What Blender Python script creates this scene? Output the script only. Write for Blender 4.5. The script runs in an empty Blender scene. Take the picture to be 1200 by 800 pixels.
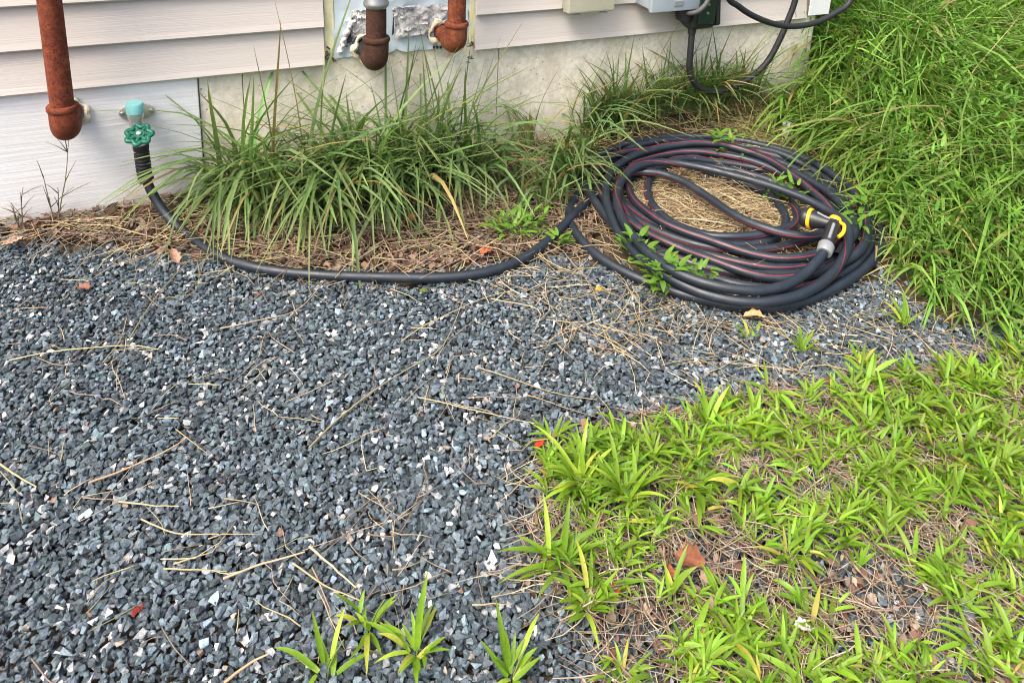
import bpy, bmesh, math, random
import numpy as np
from mathutils import Vector, Matrix
sc = bpy.context.scene
C = sc.collection
R = math.radians

# ------------------------------------------------------------------ camera
EYE = 0.93
FPX = 900.0
MW = np.array([[0.91687514, -0.06929703, 0.39311308],
               [-0.39696959, -0.26164967, 0.87974689],
               [0.04189406, -0.962672, -0.26740889]])     # world axes in camera axes (x right, y down, z ahead)
cam = bpy.data.cameras.new('camera')
cam.lens = 27.0; cam.sensor_width = 36.0; cam.sensor_fit = 'HORIZONTAL'
cam.shift_x = 0.0; cam.shift_y = -0.325
cam.clip_start = 0.02; cam.clip_end = 400
co = bpy.data.objects.new('camera', cam); C.objects.link(co)
rot = Matrix(((MW[0, 0], -MW[0, 1], -MW[0, 2]), (MW[1, 0], -MW[1, 1], -MW[1, 2]), (MW[2, 0], -MW[2, 1], -MW[2, 2])))
co.matrix_world = Matrix.Translation((0, 0, EYE)) @ rot.to_4x4()
sc.camera = co

# ------------------------------------------------------------------ sky, sun, exposure
SUN_EL, SUN_AZ = R(56), R(205)       # azimuth counted from +X towards +Y
w = bpy.data.worlds.new('World'); sc.world = w; w.use_nodes = True
nt = w.node_tree; nt.nodes.clear()
sky = nt.nodes.new('ShaderNodeTexSky'); sky.sky_type = 'NISHITA'; sky.sun_disc = False
sky.sun_elevation = SUN_EL; sky.sun_rotation = math.pi / 2 - SUN_AZ
sky.air_density = 1.0; sky.dust_density = 7.0; sky.ozone_density = 1.0
bg = nt.nodes.new('ShaderNodeBackground'); bg.inputs['Strength'].default_value = 0.15
wo = nt.nodes.new('ShaderNodeOutputWorld')
nt.links.new(sky.outputs[0], bg.inputs[0]); nt.links.new(bg.outputs[0], wo.inputs[0])
sl = bpy.data.lights.new('sun', 'SUN'); sl.energy = 1.2; sl.angle = R(25); sl.color = (1, .94, .84)
so = bpy.data.objects.new('sun', sl); C.objects.link(so)
sd = Vector((math.cos(SUN_EL) * math.cos(SUN_AZ), math.cos(SUN_EL) * math.sin(SUN_AZ), math.sin(SUN_EL)))
so.rotation_euler = sd.to_track_quat('Z', 'Y').to_euler()
so.location = (0, -2, 6)
sc.view_settings.view_transform = 'Standard'; sc.view_settings.look = 'None'
sc.view_settings.exposure = 1.26; sc.view_settings.gamma = 1.0; sc.view_settings.use_curve_mapping = False
sc.cycles.use_denoising = True; sc.cycles.denoiser = 'OPENIMAGEDENOISE'; sc.cycles.denoising_input_passes = 'RGB_ALBEDO_NORMAL'; sc.cycles.denoising_prefilter = 'ACCURATE'
sc.cycles.filter_width = 1.05
sc.cycles.max_bounces = 6; sc.cycles.diffuse_bounces = 3; sc.cycles.transmission_bounces = 4

rng = np.random.RandomState(11)
random.seed(5)

# ------------------------------------------------------------------ where things stand
def ray(px, py):
    return MW @ np.array([px - 600.0, py - 10.0, FPX])
def at(px, py, z=0.0):                    # a point of the ground (or of the level z)
    r = ray(px, py); t = (z - EYE) / r[2]
    return np.array([r[0] * t, r[1] * t, z])
def onw(px, py, y=1.72):                  # a point of the wall plane (or of the plane y)
    r = ray(px, py); t = y / r[1]
    return np.array([r[0] * t, y, EYE + r[2] * t])
def ss(a, b, v):
    t = np.clip((v - a) / (b - a), 0, 1); return t * t * (3 - 2 * t)
def gz(x, y):                             # height of the soil
    x = np.asarray(x, float); y = np.asarray(y, float)
    h = .035 * ss(.6, 1.3, x) * ss(1.6, 1.75, y) + .016 * ss(1.47, 1.7, y)
    h = h + .05 * ss(1.6, 2.6, x) * ss(1.0, 1.9, y) + .006 * np.sin(x * 9 + 1) * np.sin(y * 8 + 2) * ss(1.4, 1.7, y)
    return h - .004
def poly(pts):
    return np.array([at(*p)[:2] for p in pts])
def inside(P, x, y):
    c = np.zeros(x.shape, bool); j = len(P) - 1
    for i in range(len(P)):
        xi, yi = P[i]; xj, yj = P[j]
        hit = ((yi > y) != (yj > y)) & (x < (xj - xi) * (y - yi) / (yj - yi + 1e-12) + xi)
        c ^= hit; j = i
    return c
def scatter(P, n):                        # n points spread over a polygon of the ground
    lo, hi = P.min(0), P.max(0); out = np.zeros((0, 2))
    while len(out) < n:
        q = lo + (hi - lo) * rng.rand(n * 2 + 20, 2)
        out = np.vstack([out, q[inside(P, q[:, 0], q[:, 1])]])
    return out[:n]
def vnoise(x, y, s, seed=0):              # smooth value noise 0..1
    r = np.random.RandomState(seed).rand(64, 64)
    u, v = x / s + 100, y / s + 100
    i, j = np.floor(u).astype(int), np.floor(v).astype(int); a, b = u - i, v - j
    a, b = a * a * (3 - 2 * a), b * b * (3 - 2 * b)
    g = lambda p, q: r[p % 64, q % 64]
    return (g(i, j) * (1 - a) + g(i + 1, j) * a) * (1 - b) + (g(i, j + 1) * (1 - a) + g(i + 1, j + 1) * a) * b

# ------------------------------------------------------------------ objects
def tag(o, label=None, cat=None, group=None, kind=None):
    if label: o['label'] = label
    if cat: o['category'] = cat
    if group: o['group'] = group
    if kind: o['kind'] = kind
    return o
def link(name, me, parent=None, loc=None):
    o = bpy.data.objects.new(name, me); C.objects.link(o)
    if parent is not None: o.parent = parent
    if loc is not None: o.location = loc
    return o
def empty(name, loc, label, cat, group=None):
    o = link(name, None, None, loc); o.empty_display_size = .05
    return tag(o, label, cat, group)
def mesh_np(name, V, F, mat, col=None, smooth=False, uv=None):
    """V (n,3); F list of (m,k) index arrays; col (n,3) colours of the points."""
    me = bpy.data.meshes.new(name)
    V = np.asarray(V, np.float32); F = [np.asarray(f, np.int32) for f in F if len(f)]
    me.vertices.add(len(V)); me.vertices.foreach_set('co', V.ravel())
    idx = np.concatenate([f.ravel() for f in F]); tot = np.concatenate([np.full(len(f), f.shape[1], np.int32) for f in F])
    me.loops.add(len(idx)); me.loops.foreach_set('vertex_index', idx)
    me.polygons.add(len(tot)); me.polygons.foreach_set('loop_start', np.r_[0, np.cumsum(tot)[:-1]].astype(np.int32))
    me.polygons.foreach_set('use_smooth', np.full(len(tot), smooth, bool))
    if uv is not None:
        u = me.uv_layers.new(name='uv'); u.data.foreach_set('uv', np.asarray(uv, np.float32)[idx].ravel())
    if col is not None:
        a = me.color_attributes.new('col', 'FLOAT_COLOR', 'POINT')
        c = np.ones((len(V), 4), np.float32); c[:, :3] = col; a.data.foreach_set('color', c.ravel())
    me.materials.append(mat); me.update(calc_edges=True)
    return me

class MB:
    """collects shapes; build() links them as one mesh object"""
    def __init__(s): s.v = []; s.f = []; s.n = 0; s.uv = []
    def add(s, V, F):
        V = np.asarray(V, float); s.v.append(V)
        for f in F: s.f.append(tuple(int(i) + s.n for i in f))
        s.n += len(V); return s
    def box(s, a, b, top=None):
        x0, y0, z0 = a; x1, y1, z1 = b
        return s.add([(x0, y0, z0), (x1, y0, z0), (x1, y1, z0), (x0, y1, z0), (x0, y0, z1), (x1, y0, z1), (x1, y1, z1), (x0, y1, z1)],
                     [(3, 2, 1, 0), (4, 5, 6, 7), (0, 1, 5, 4), (1, 2, 6, 5), (2, 3, 7, 6), (3, 0, 4, 7)])
    def tube(s, path, rad, n=12, caps=True, scale=None):
        V, F = tube_np(path, rad, n, caps); return s.add(V, F)
    def prism(s, outline, axis, a, b):    # outline of 2D points, pushed along an axis
        n = len(outline); V = []
        for t in (a, b):
            for p, q in outline:
                V.append((t, p, q) if axis == 'x' else ((p, t, q) if axis == 'y' else (p, q, t)))
        F = [tuple(range(n - 1, -1, -1)), tuple(range(n, 2 * n))] + [(i, (i + 1) % n, n + (i + 1) % n, n + i) for i in range(n)]
        return s.add(V, F)
    def build(s, name, mat, parent=None, smooth=False, bevel=0, loc=None, seg=2):
        me = bpy.data.meshes.new(name)
        me.from_pydata([tuple(p) for p in np.vstack(s.v)], [], s.f)
        bm = bmesh.new(); bm.from_mesh(me)
        bmesh.ops.recalc_face_normals(bm, faces=bm.faces)
        if bevel: bmesh.ops.bevel(bm, geom=[e for e in bm.edges if e.calc_face_angle(0) > .5], offset=bevel, segments=seg, affect='EDGES', profile=.5, clamp_overlap=True)
        bm.to_mesh(me); bm.free()
        me.materials.append(mat)
        if smooth:
            me.polygons.foreach_set('use_smooth', [True] * len(me.polygons))
            if hasattr(me, 'set_sharp_from_angle'): me.set_sharp_from_angle(angle=R(40))
        me.update()
        return link(name, me, parent, loc)

def frames(P):
    P = np.asarray(P, float)
    T = np.gradient(P, axis=0); T /= np.linalg.norm(T, axis=1)[:, None] + 1e-12
    ref = np.array([0, 0, 1.0]) if abs(T[0, 2]) < .9 else np.array([0, 1.0, 0])
    N = np.zeros_like(P); n = ref - T[0] * (ref @ T[0]); N[0] = n / np.linalg.norm(n)
    for i in range(1, len(P)):
        n = N[i - 1] - T[i] * (N[i - 1] @ T[i]); N[i] = n / (np.linalg.norm(n) + 1e-12)
    return T, N, np.cross(T, N)
def tube_np(path, rad, n=12, caps=True):
    P = np.asarray(path, float); rad = np.broadcast_to(np.asarray(rad, float), (len(P),))
    T, N, B = frames(P); a = np.arange(n) * 2 * math.pi / n
    V = P[:, None] + rad[:, None, None] * (np.cos(a)[None, :, None] * N[:, None] + np.sin(a)[None, :, None] * B[:, None])
    F = []
    for i in range(len(P) - 1):
        for k in range(n): F.append((i * n + k, i * n + (k + 1) % n, (i + 1) * n + (k + 1) % n, (i + 1) * n + k))
    if caps: F += [tuple(range(n - 1, -1, -1)), tuple((len(P) - 1) * n + k for k in range(n))]
    return V.reshape(-1, 3), F
def catmull(P, per):
    P = np.asarray(P, float); Q = np.vstack([2 * P[0] - P[1], P, 2 * P[-1] - P[-2]]); out = []
    t = np.linspace(0, 1, per, endpoint=False)[:, None]
    for i in range(1, len(Q) - 2):
        p0, p1, p2, p3 = Q[i - 1:i + 3]
        out.append(.5 * (2 * p1 + (p2 - p0) * t + (2 * p0 - 5 * p1 + 4 * p2 - p3) * t ** 2 + (3 * p1 - p0 - 3 * p2 + p3) * t ** 3))
    return np.vstack(out + [P[-1:]])

# ------------------------------------------------------------------ materials
class Mat:
    def __init__(s, name, rough=.7, metal=0.0, spec=.5):
        s.m = bpy.data.materials.new(name); s.m.use_nodes = True
        s.t = s.m.node_tree; s.b = s.t.nodes['Principled BSDF']; s.o = s.t.nodes['Material Output']
        s.b.inputs['Roughness'].default_value = rough; s.b.inputs['Metallic'].default_value = metal
        s.b.inputs['Specular IOR Level'].default_value = spec
        s.tc = None
    def n(s, kind, **kw):
        d = s.t.nodes.new(kind)
        for k, v in kw.items():
            if k in d.inputs: d.inputs[k].default_value = v
            else: setattr(d, k, v)
        return d
    def l(s, a, b): s.t.links.new(a, b)
    def co(s, scale=(1, 1, 1), space='Object'):
        if s.tc is None: s.tc = s.n('ShaderNodeTexCoord')
        mp = s.n('ShaderNodeMapping'); mp.inputs['Scale'].default_value = scale
        s.l(s.tc.outputs[space], mp.inputs[0]); return mp.outputs[0]
    def noise(s, scale, detail=4, stretch=(1, 1, 1), rough=.6, space='Object'):
        d = s.n('ShaderNodeTexNoise', Scale=scale, Detail=detail, Roughness=rough)
        s.l(s.co(stretch, space), d.inputs['Vector']); return d.outputs['Fac']
    def voro(s, scale, feature='F1', stretch=(1, 1, 1), out='Distance'):
        d = s.n('ShaderNodeTexVoronoi', Scale=scale); d.feature = feature
        s.l(s.co(stretch), d.inputs['Vector']); return d.outputs[out]
    def ramp(s, fac, stops):
        d = s.n('ShaderNodeValToRGB'); e = d.color_ramp.elements
        while len(e) < len(stops): e.new(.5)
        for k, (p, c) in enumerate(stops):
            e[k].position = p; e[k].color = (c[0], c[1], c[2], 1) if not np.isscalar(c) else (c, c, c, 1)
        s.l(fac, d.inputs[0]); return d.outputs[0]
    def mix(s, fac, a, b, mode='MIX'):
        d = s.n('ShaderNodeMix', data_type='RGBA', blend_type=mode)
        for sock, v in ((d.inputs[0], fac), (d.inputs[6], a), (d.inputs[7], b)):
            if isinstance(v, bpy.types.NodeSocket): s.l(v, sock)
            elif np.isscalar(v): sock.default_value = v if sock is d.inputs[0] or sock.type == 'VALUE' else (v, v, v, 1)
            else: sock.default_value = (v[0], v[1], v[2], 1)
        return d.outputs[2]
    def col(s, c):
        if isinstance(c, bpy.types.NodeSocket): s.l(c, s.b.inputs['Base Color'])
        else: s.b.inputs['Base Color'].default_value = (c[0], c[1], c[2], 1)
        return s
    def attr(s): return s.n('ShaderNodeAttribute', attribute_name='col').outputs['Color']
    def bump(s, fac, strength=.4, dist=.002):
        d = s.n('ShaderNodeBump', Strength=strength, Distance=dist)
        if s.b.inputs['Normal'].is_linked: s.l(s.b.inputs['Normal'].links[0].from_socket, d.inputs['Normal'])
        s.l(fac, d.inputs['Height']); s.l(d.outputs[0], s.b.inputs['Normal']); return s

def plain(name, c, rough=.5, metal=0, var=.25, scale=60, bump=.15, spec=.5):
    m = Mat(name, rough, metal, spec); f = m.noise(scale, 5)
    m.col(m.mix(f, tuple(x * (1 - var) for x in c), tuple(min(1, x * (1 + var)) for x in c)))
    if bump: m.bump(m.noise(scale * 3, 4), bump, .001)
    return m.m
def leafmat(name, trans=.35, rough=.45, spec=.35):
    m = Mat(name, rough, 0, spec); a = m.attr()
    f = m.noise(90, 3)
    c = m.mix(f, m.mix(1.0, a, (.72, .74, .7), 'MULTIPLY'), m.mix(1.0, a, (1.25, 1.2, 1.2), 'MULTIPLY')); m.col(c)
    tr = m.n('ShaderNodeBsdfTranslucent'); m.l(m.mix(1.0, c, (1.15, 1.2, .6), 'MULTIPLY'), tr.inputs[0])
    mx = m.n('ShaderNodeMixShader'); mx.inputs[0].default_value = trans
    m.l(m.b.outputs[0], mx.inputs[1]); m.l(tr.outputs[0], mx.inputs[2]); m.l(mx.outputs[0], m.o.inputs[0])
    return m.m

# materials of the place
def m_soil():
    m = Mat('soil', .95, 0, .2)
    a = m.ramp(m.noise(14, 8), [(.3, (.035, .026, .019)), (.55, (.085, .062, .043)), (.75, (.15, .115, .08))])
    g = m.ramp(m.noise(1.3, 3), [(.4, (1, 1, 1)), (.65, (.75, .85, .55))])
    m.col(m.mix(1.0, a, g, 'MULTIPLY')); m.bump(m.noise(60, 8), .9, .01); return m.m
def m_stone():
    m = Mat('crushed_stone', .72, 0, .4)
    a = m.attr(); v = m.ramp(m.noise(140, 6, rough=.75), [(.3, .5), (.5, 1.0), (.7, 1.75)])
    fl = m.ramp(m.noise(420, 3), [(.62, 0), (.72, 1)])
    m.col(m.mix(m.mix(.38, 0, fl), m.mix(1.0, a, v, 'MULTIPLY'), (.42, .44, .46)))
    m.bump(m.noise(260, 5, rough=.7), .8, .002); return m.m
def m_siding():
    m = Mat('vinyl_siding', .48, 0, .4)
    g = m.noise(70, 6, (.09, 1, 4.5), .65); d = m.noise(2.6, 5)
    g = m.ramp(g, [(.3, 0), (.7, 1)]); c = m.mix(g, (.515, .475, .44), (.57, .53, .495)); c = m.mix(m.ramp(d, [(.45, 0), (.8, .35)]), c, (.47, .43, .38))
    sp = m.ramp(m.voro(38), [(.012, 1), (.03, 0)])
    m.col(m.mix(m.mix(1.0, sp, m.ramp(m.noise(7, 2), [(.6, 0), (.68, 1)]), 'MULTIPLY'), c, (.2, .17, .14)))
    m.bump(m.noise(80, 5, (.08, 1, 5), .6), .5, .0012); return m.m
def m_white():
    m = Mat('white_paint', .55, 0, .4)
    g = m.noise(60, 6, (.08, 1, 4.2), .7); d = m.noise(4, 6)
    g = m.ramp(g, [(.34, 0), (.6, 1)]); c = m.mix(g, (.64, .655, .665), (.78, .785, .785)); c = m.mix(m.ramp(d, [(.5, 0), (.85, .5)]), c, (.60, .61, .60))
    cr = m.ramp(m.noise(46, 5, (.10, 1, 3.0), .8), [(.655, 0), (.70, 1)])
    c = m.mix(m.mix(.5, 0, cr), c, (.36, .36, .38))
    # splashed earth along the foot of the board
    tc = m.n('ShaderNodeNewGeometry'); sx = m.n('ShaderNodeSeparateXYZ'); m.l(tc.outputs['Position'], sx.inputs[0])
    lo = m.ramp(sx.outputs['Z'], [(.01, .75), (.06, .12), (.16, 0)])
    m.col(m.mix(m.mix(1.0, lo, m.ramp(m.noise(20, 6), [(.35, .2), (.7, 1)]), 'MULTIPLY'), c, (.27, .22, .17)))
    m.bump(m.noise(40, 6, (.10, 1, 3.4), .7), .6, .002); return m.m
def m_concrete():
    m = Mat('concrete', .9, 0, .25)
    a = m.ramp(m.noise(7, 9, rough=.7), [(.34, (.60, .545, .435)), (.5, (.75, .695, .58)), (.66, (.82, .775, .68))])
    fine = m.ramp(m.noise(75, 6, rough=.7), [(.35, .78), (.6, 1.05)]); a = m.mix(1.0, a, fine, 'MULTIPLY')
    st = m.ramp(m.noise(4, 6, (2.6, 1, .45)), [(.52, 0), (.68, .5)]); a = m.mix(st, a, (.46, .39, .28))
    pits = m.ramp(m.voro(75), [(.10, 1), (.2, 0)]); sel = m.ramp(m.noise(19, 2), [(.52, 0), (.58, 1)])
    pp = m.mix(1.0, pits, sel, 'MULTIPLY')
    gr = m.ramp(m.noise(3.1, 5), [(.5, 0), (.66, .4)]); a = m.mix(gr, a, (.50, .49, .38))
    tc = m.n('ShaderNodeNewGeometry'); sx = m.n('ShaderNodeSeparateXYZ'); m.l(tc.outputs['Position'], sx.inputs[0])
    lo = m.ramp(sx.outputs['Z'], [(.02, .8), (.08, .2), (.14, 0)])
    a = m.mix(m.mix(1.0, lo, m.ramp(m.noise(15, 6), [(.3, .2), (.7, 1)]), 'MULTIPLY'), a, (.26, .22, .15))
    for cx_, cz_, rx_, rz_, k_, cc_ in ((.603, .300, .020, .016, .85, (.42, .17, .06)), (.425, .272, .03, .02, .55, (.40, .25, .13)), (-9, 0, 1, 1, 0, (0, 0, 0))):
        vm = m.n('ShaderNodeVectorMath', operation='SUBTRACT'); m.l(tc.outputs['Position'], vm.inputs[0]); vm.inputs[1].default_value = (cx_, 1.727, cz_)
        v2 = m.n('ShaderNodeVectorMath', operation='MULTIPLY'); m.l(vm.outputs[0], v2.inputs[0]); v2.inputs[1].default_value = (1 / rx_, 0, 1 / rz_)
        v3 = m.n('ShaderNodeVectorMath', operation='LENGTH'); m.l(v2.outputs[0], v3.inputs[0])
        if k_: a = m.mix(m.mix(1.0, m.ramp(v3.outputs['Value'], [(.35, k_), (1, 0)]), m.ramp(m.noise(60, 6), [(.35, .3), (.6, 1)]), 'MULTIPLY'), a, cc_)
    m.col(m.mix(m.mix(.8, 0, pp), a, (.12, .10, .08)))
    m.bump(m.noise(90, 8), .3, .002); return m.m
def m_rust(name, lo, mid, hi, dark):
    m = Mat(name, .8, .15, .3)
    a = m.ramp(m.noise(46, 8, rough=.7), [(.3, lo), (.5, mid), (.72, hi)])
    s = m.ramp(m.noise(210, 4, rough=.7), [(.52, 0), (.62, .8)])
    b = m.ramp(m.noise(9, 4), [(.45, 0), (.75, .5)])
    m.col(m.mix(b, m.mix(s, a, dark), hi)); m.bump(m.noise(180, 6), .6, .0016); return m.m
def m_hose():
    m = Mat('hose_rubber', .42, 0, .5)
    uv = m.n('ShaderNodeUVMap', uv_map='uv'); sx = m.n('ShaderNodeSeparateXYZ'); m.l(uv.outputs[0], sx.inputs[0])
    d = m.n('ShaderNodeMath', operation='SUBTRACT'); m.l(sx.outputs['Y'], d.inputs[0]); d.inputs[1].default_value = .5
    ab = m.n('ShaderNodeMath', operation='ABSOLUTE'); m.l(d.outputs[0], ab.inputs[0])
    st = m.ramp(ab.outputs[0], [(.009, 1), (.013, 0)])
    dust = m.ramp(m.noise(24, 7, rough=.7), [(.5, 0), (.8, .3)])
    base = m.mix(dust, (.012, .018, .028), (.075, .085, .10))
    sp = m.ramp(m.voro(150), [(.04, 1), (.09, 0)]); base = m.mix(m.mix(1.0, sp, m.ramp(m.noise(30, 2), [(.55, 0), (.62, .6)]), 'MULTIPLY'), base, (.3, .29, .26))
    m.col(m.mix(st, base, m.mix(dust, (.30, .014, .026), (.21, .04, .045))))
    rg = m.ramp(m.noise(30, 5), [(.3, .36), (.7, .56)]); m.l(rg, m.b.inputs['Roughness'])
    m.bump(m.noise(500, 3), .12, .0006); return m.m
SOIL = m_soil(); STONE = m_stone(); SIDING = m_siding(); WHITE = m_white(); CONC = m_concrete(); HOSE = m_hose()
RUST = m_rust('rusty_steel', (.075, .018, .010), (.175, .040, .019), (.29, .082, .036), (.035, .010, .007))
RUSTB = m_rust('brown_rusty_steel', (.032, .015, .011), (.062, .027, .018), (.10, .046, .030), (.02, .011, .009))
RUSTO = m_rust('orange_rusty_steel', (.085, .020, .011), (.17, .044, .021), (.31, .105, .045), (.045, .012, .008))
LEAF = leafmat('grass_blade'); DRYM = leafmat('dry_stalk', .12, .8, .2)
BLACKP = plain('black_plastic', (.014, .015, .018), .42, var=.4, scale=90, bump=.1)
BLACKR = plain('black_rubber', (.011, .012, .014), .6, var=.4, scale=120, bump=.2)
YELLOW = plain('yellow_plastic', (.78, .46, .012), .4, var=.12, scale=80, bump=.05)
GREYP = plain('grey_plastic', (.20, .215, .23), .45, var=.15, scale=90)
GREENM = plain('green_enamel', (.006, .125, .075), .38, var=.25, scale=150, bump=.25)
TEALP = plain('pale_teal_plastic', (.20, .50, .49), .45, var=.1, scale=70)
NICKEL = plain('dull_nickel', (.62, .60, .56), .38, .7, .3, 80, .2)
STEEL = plain('galvanised_steel', (.40, .41, .42), .45, .9, .25, 70, .2)
BLUEG = plain('blue_grey_plastic', (.36, .42, .47), .5, var=.1, scale=40)
FOAMY = plain('yellow_foam', (.66, .64, .40), .9, var=.15, scale=70, bump=.6)
FOAMC = plain('cream_foam', (.62, .56, .42), .9, var=.35, scale=50, bump=.9)
WRAP = plain('pale_blue_wrap', (.50, .60, .66), .5, var=.12, scale=14, bump=.3)
def m_flake():
    m = Mat('flaking_silver_sheet', .8, 0, .3)
    a = m.ramp(m.noise(34, 9, rough=.75), [(.32, (.13, .13, .14)), (.42, (.34, .34, .36)), (.5, (.60, .59, .58)), (.72, (.74, .73, .71))])
    c = m.ramp(m.noise(70, 4, (1, 1, .5)), [(.62, 0), (.66, .8)]); m.col(m.mix(c, a, (.16, .14, .12)))
    m.bump(m.noise(45, 8, rough=.7), 1.0, .006); return m.m
FLAKE = m_flake()
PRINT_GAP = plain('black_print_and_gap', (.03, .03, .035), .8)  # for the letters and for the plates painted as dark gaps
VINYLW = plain('white_vinyl', (.76, .77, .80), .45, var=.06, scale=12, bump=.05)

# ------------------------------------------------------------------ ground, one sheet to the horizon
PG = poly([(-260, 300), (0, 286), (60, 288), (130, 290), (200, 295), (250, 308), (300, 325), (400, 326), (560, 318), (640, 300), (690, 306), (740, 328), (800, 340),
           (870, 355), (960, 345), (1030, 325), (1100, 372), (1190, 408), (1330, 450), (1400, 900), (-240, 900)])
def bedarea(x, y):                       # the whole gravelled yard, also beside the picture
    return inside(PG, x, y) | ((x > -1.7) & (x < -.1) & (y > -.4) & (y < 1.60 - .02 * np.abs(x))) & ~((x > -.5) & (y > 1.5)) | ((x > -1.7) & (x < 1.45) & (y > -.4) & (y < .75))
def axis(lo, hi, step, far):
    a = np.arange(lo, hi + 1e-6, step); k = np.geomspace(step, far, 26)
    return np.r_[(lo - np.cumsum(k))[::-1], a, hi + np.cumsum(k)]
gx, gy = axis(-1.2, 4.0, .04, 14), axis(-.4, 4.0, .04, 14)
GX, GY = np.meshgrid(gx, gy); GZ = gz(GX, GY) - .010 * bedarea(GX.ravel(), GY.ravel()).reshape(GX.shape) + (vnoise(GX, GY, .09, 3) - .5) * .012 - .004
n0, n1 = GX.shape; ii = np.arange(n0 * n1).reshape(n0, n1)
Fg = np.stack([ii[:-1, :-1], ii[:-1, 1:], ii[1:, 1:], ii[1:, :-1]], -1).reshape(-1, 4)
tag(link('ground', mesh_np('ground', np.stack([GX, GY, GZ], -1).reshape(-1, 3), [Fg], SOIL, smooth=True)), kind='structure')

# ------------------------------------------------------------------ gravel
def hull_stone(seed):
    r = np.random.RandomState(seed); bm = bmesh.new()
    ax = np.array([1, r.uniform(.62, .92), r.uniform(.36, .68)])
    for k in range(r.randint(8, 12)):
        d = r.randn(3); d /= np.linalg.norm(d); d = np.sign(d) * np.abs(d) ** .72
        bm.verts.new(tuple(d / np.abs(d).max() ** .5 * ax * r.uniform(.85, 1.06)))
    h = bmesh.ops.convex_hull(bm, input=bm.verts)
    bmesh.ops.delete(bm, geom=list({g for g in h['geom_interior'] + h['geom_unused'] if isinstance(g, bmesh.types.BMVert)}), context='VERTS')
    bmesh.ops.triangulate(bm, faces=bm.faces); bmesh.ops.recalc_face_normals(bm, faces=bm.faces)
    bm.verts.ensure_lookup_table(); bm.verts.index_update()
    V = np.array([v.co[:] for v in bm.verts]); F = np.array([[v.index for v in f.verts] for f in bm.faces]); bm.free()
    V -= V.mean(0); V /= np.abs(V).max() ; return V, F
PROTO = [hull_stone(100 + k) for k in range(48)]
def stone_cols(n):
    v = np.exp(rng.randn(n) * .42) * .094; v = np.clip(v, .03, .30)
    c = v[:, None] * np.array([.745, 1.0, 1.19]) * (1 + rng.randn(n, 3) * .03)
    u = rng.rand(n)
    k = u < .026 * (.4 + 1.3 * rng.rand(n)); c[k] = (rng.uniform(.38, .66, k.sum())[:, None]) * np.array([1, .99, .96])
    k = (u > .026) & (u < .085); c[k] = rng.uniform(.22, .36, k.sum())[:, None] * np.array([.95, 1, 1.04])
    k = (u > .085) & (u < .094); c[k] = rng.uniform(.2, .36, k.sum())[:, None] * np.array([1.1, .95, .8])
    k = (u > .094) & (u < .096); c[k] = rng.uniform(.1, .2, k.sum())[:, None] * np.array([1.2, .8, .65])
    return c
def rotm(n, tilt):
    a, b, c = rng.rand(n) * 6.283, np.clip(rng.randn(n) * tilt, -1.4, 1.4), rng.rand(n) * 6.283
    def rz(t): z = np.zeros_like(t); o = z + 1; return np.stack([np.cos(t), -np.sin(t), z, np.sin(t), np.cos(t), z, z, z, o], -1).reshape(-1, 3, 3)
    def rx(t): z = np.zeros_like(t); o = z + 1; return np.stack([o, z, z, z, np.cos(t), -np.sin(t), z, np.sin(t), np.cos(t)], -1).reshape(-1, 3, 3)
    return rz(a) @ rx(b) @ rz(c)
cells = []
for layer, (sp, zc, smin, smax) in enumerate([(.0092, -.005, .0050, .0080), (.0094, .000, .0040, .0070), (.0103, .0044, .0034, .0066)]):
    x0, x1, y0, y1 = -.75, 1.75, .22, 1.66
    a, b = np.meshgrid(np.arange(x0, x1, sp), np.arange(y0, y1, sp)); p = np.stack([a.ravel(), b.ravel()], 1)
    p[:, 0] += (np.arange(len(p)) // a.shape[1] % 2) * sp * .5
    p += rng.randn(len(p), 2) * sp * .27
    # stay within what can be seen plus a margin; thin out along the ragged edge
    edge = (vnoise(p[:, 0], p[:, 1], .05, 7) - .5) * .09
    k = inside(PG, p[:, 0], p[:, 1] + edge)
    k &= (p[:, 0] * .40 + p[:, 1] > .34) & (p[:, 1] > .16 + (1.75 - p[:, 0]) * .06)
    p = p[k]; h = zc + (vnoise(p[:, 0], p[:, 1], .06, 9) - .5) * .010 + rng.randn(len(p)) * .0016
    s = (smin + (smax - smin) * rng.beta(1.6, 2.0, len(p))) * np.where(rng.rand(len(p)) < .06, 1.4, 1) * (.88 + .3 * vnoise(p[:, 0], p[:, 1], .13, 41))
    cells.append(np.column_stack([p, h, s, np.full(len(p), layer)]))
def seen(p): return inside(PG, p[:, 0], p[:, 1] + (vnoise(p[:, 0], p[:, 1], .05, 7) - .5) * .09) & (p[:, 0] * .40 + p[:, 1] > .34) & (p[:, 1] > .16 + (1.75 - p[:, 0]) * .06) & (p[:, 0] > -.75)
for zc in (-.003, .003):
    a, b = np.meshgrid(np.arange(-1.7, 1.45, .0135), np.arange(-.4, 1.6, .0135)); p = np.stack([a.ravel(), b.ravel()], 1) + rng.randn(a.size, 2) * .0036
    p = p[bedarea(p[:, 0], p[:, 1] + (vnoise(p[:, 0], p[:, 1], .05, 7) - .5) * .09) & ~seen(p)]
    cells.append(np.column_stack([p, zc + rng.randn(len(p)) * .002, rng.uniform(.005, .0085, len(p)), np.full(len(p), 4)]))
S = np.vstack(cells)
far = scatter(poly([(-20, 262), (220, 262), (300, 300), (560, 290), (700, 280), (760, 330), (900, 350), (1030, 310), (1180, 395), (1050, 330), (900, 372), (600, 330), (250, 318), (-20, 300)]), 900)
S = np.vstack([S, np.column_stack([far, gz(far[:, 0], far[:, 1]) + .002, rng.uniform(.004, .008, len(far)), np.full(len(far), 3)])])
SR = rotm(len(S), .5); SC_ = stone_cols(len(S)); SK = rng.randint(0, len(PROTO), len(S))
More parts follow.
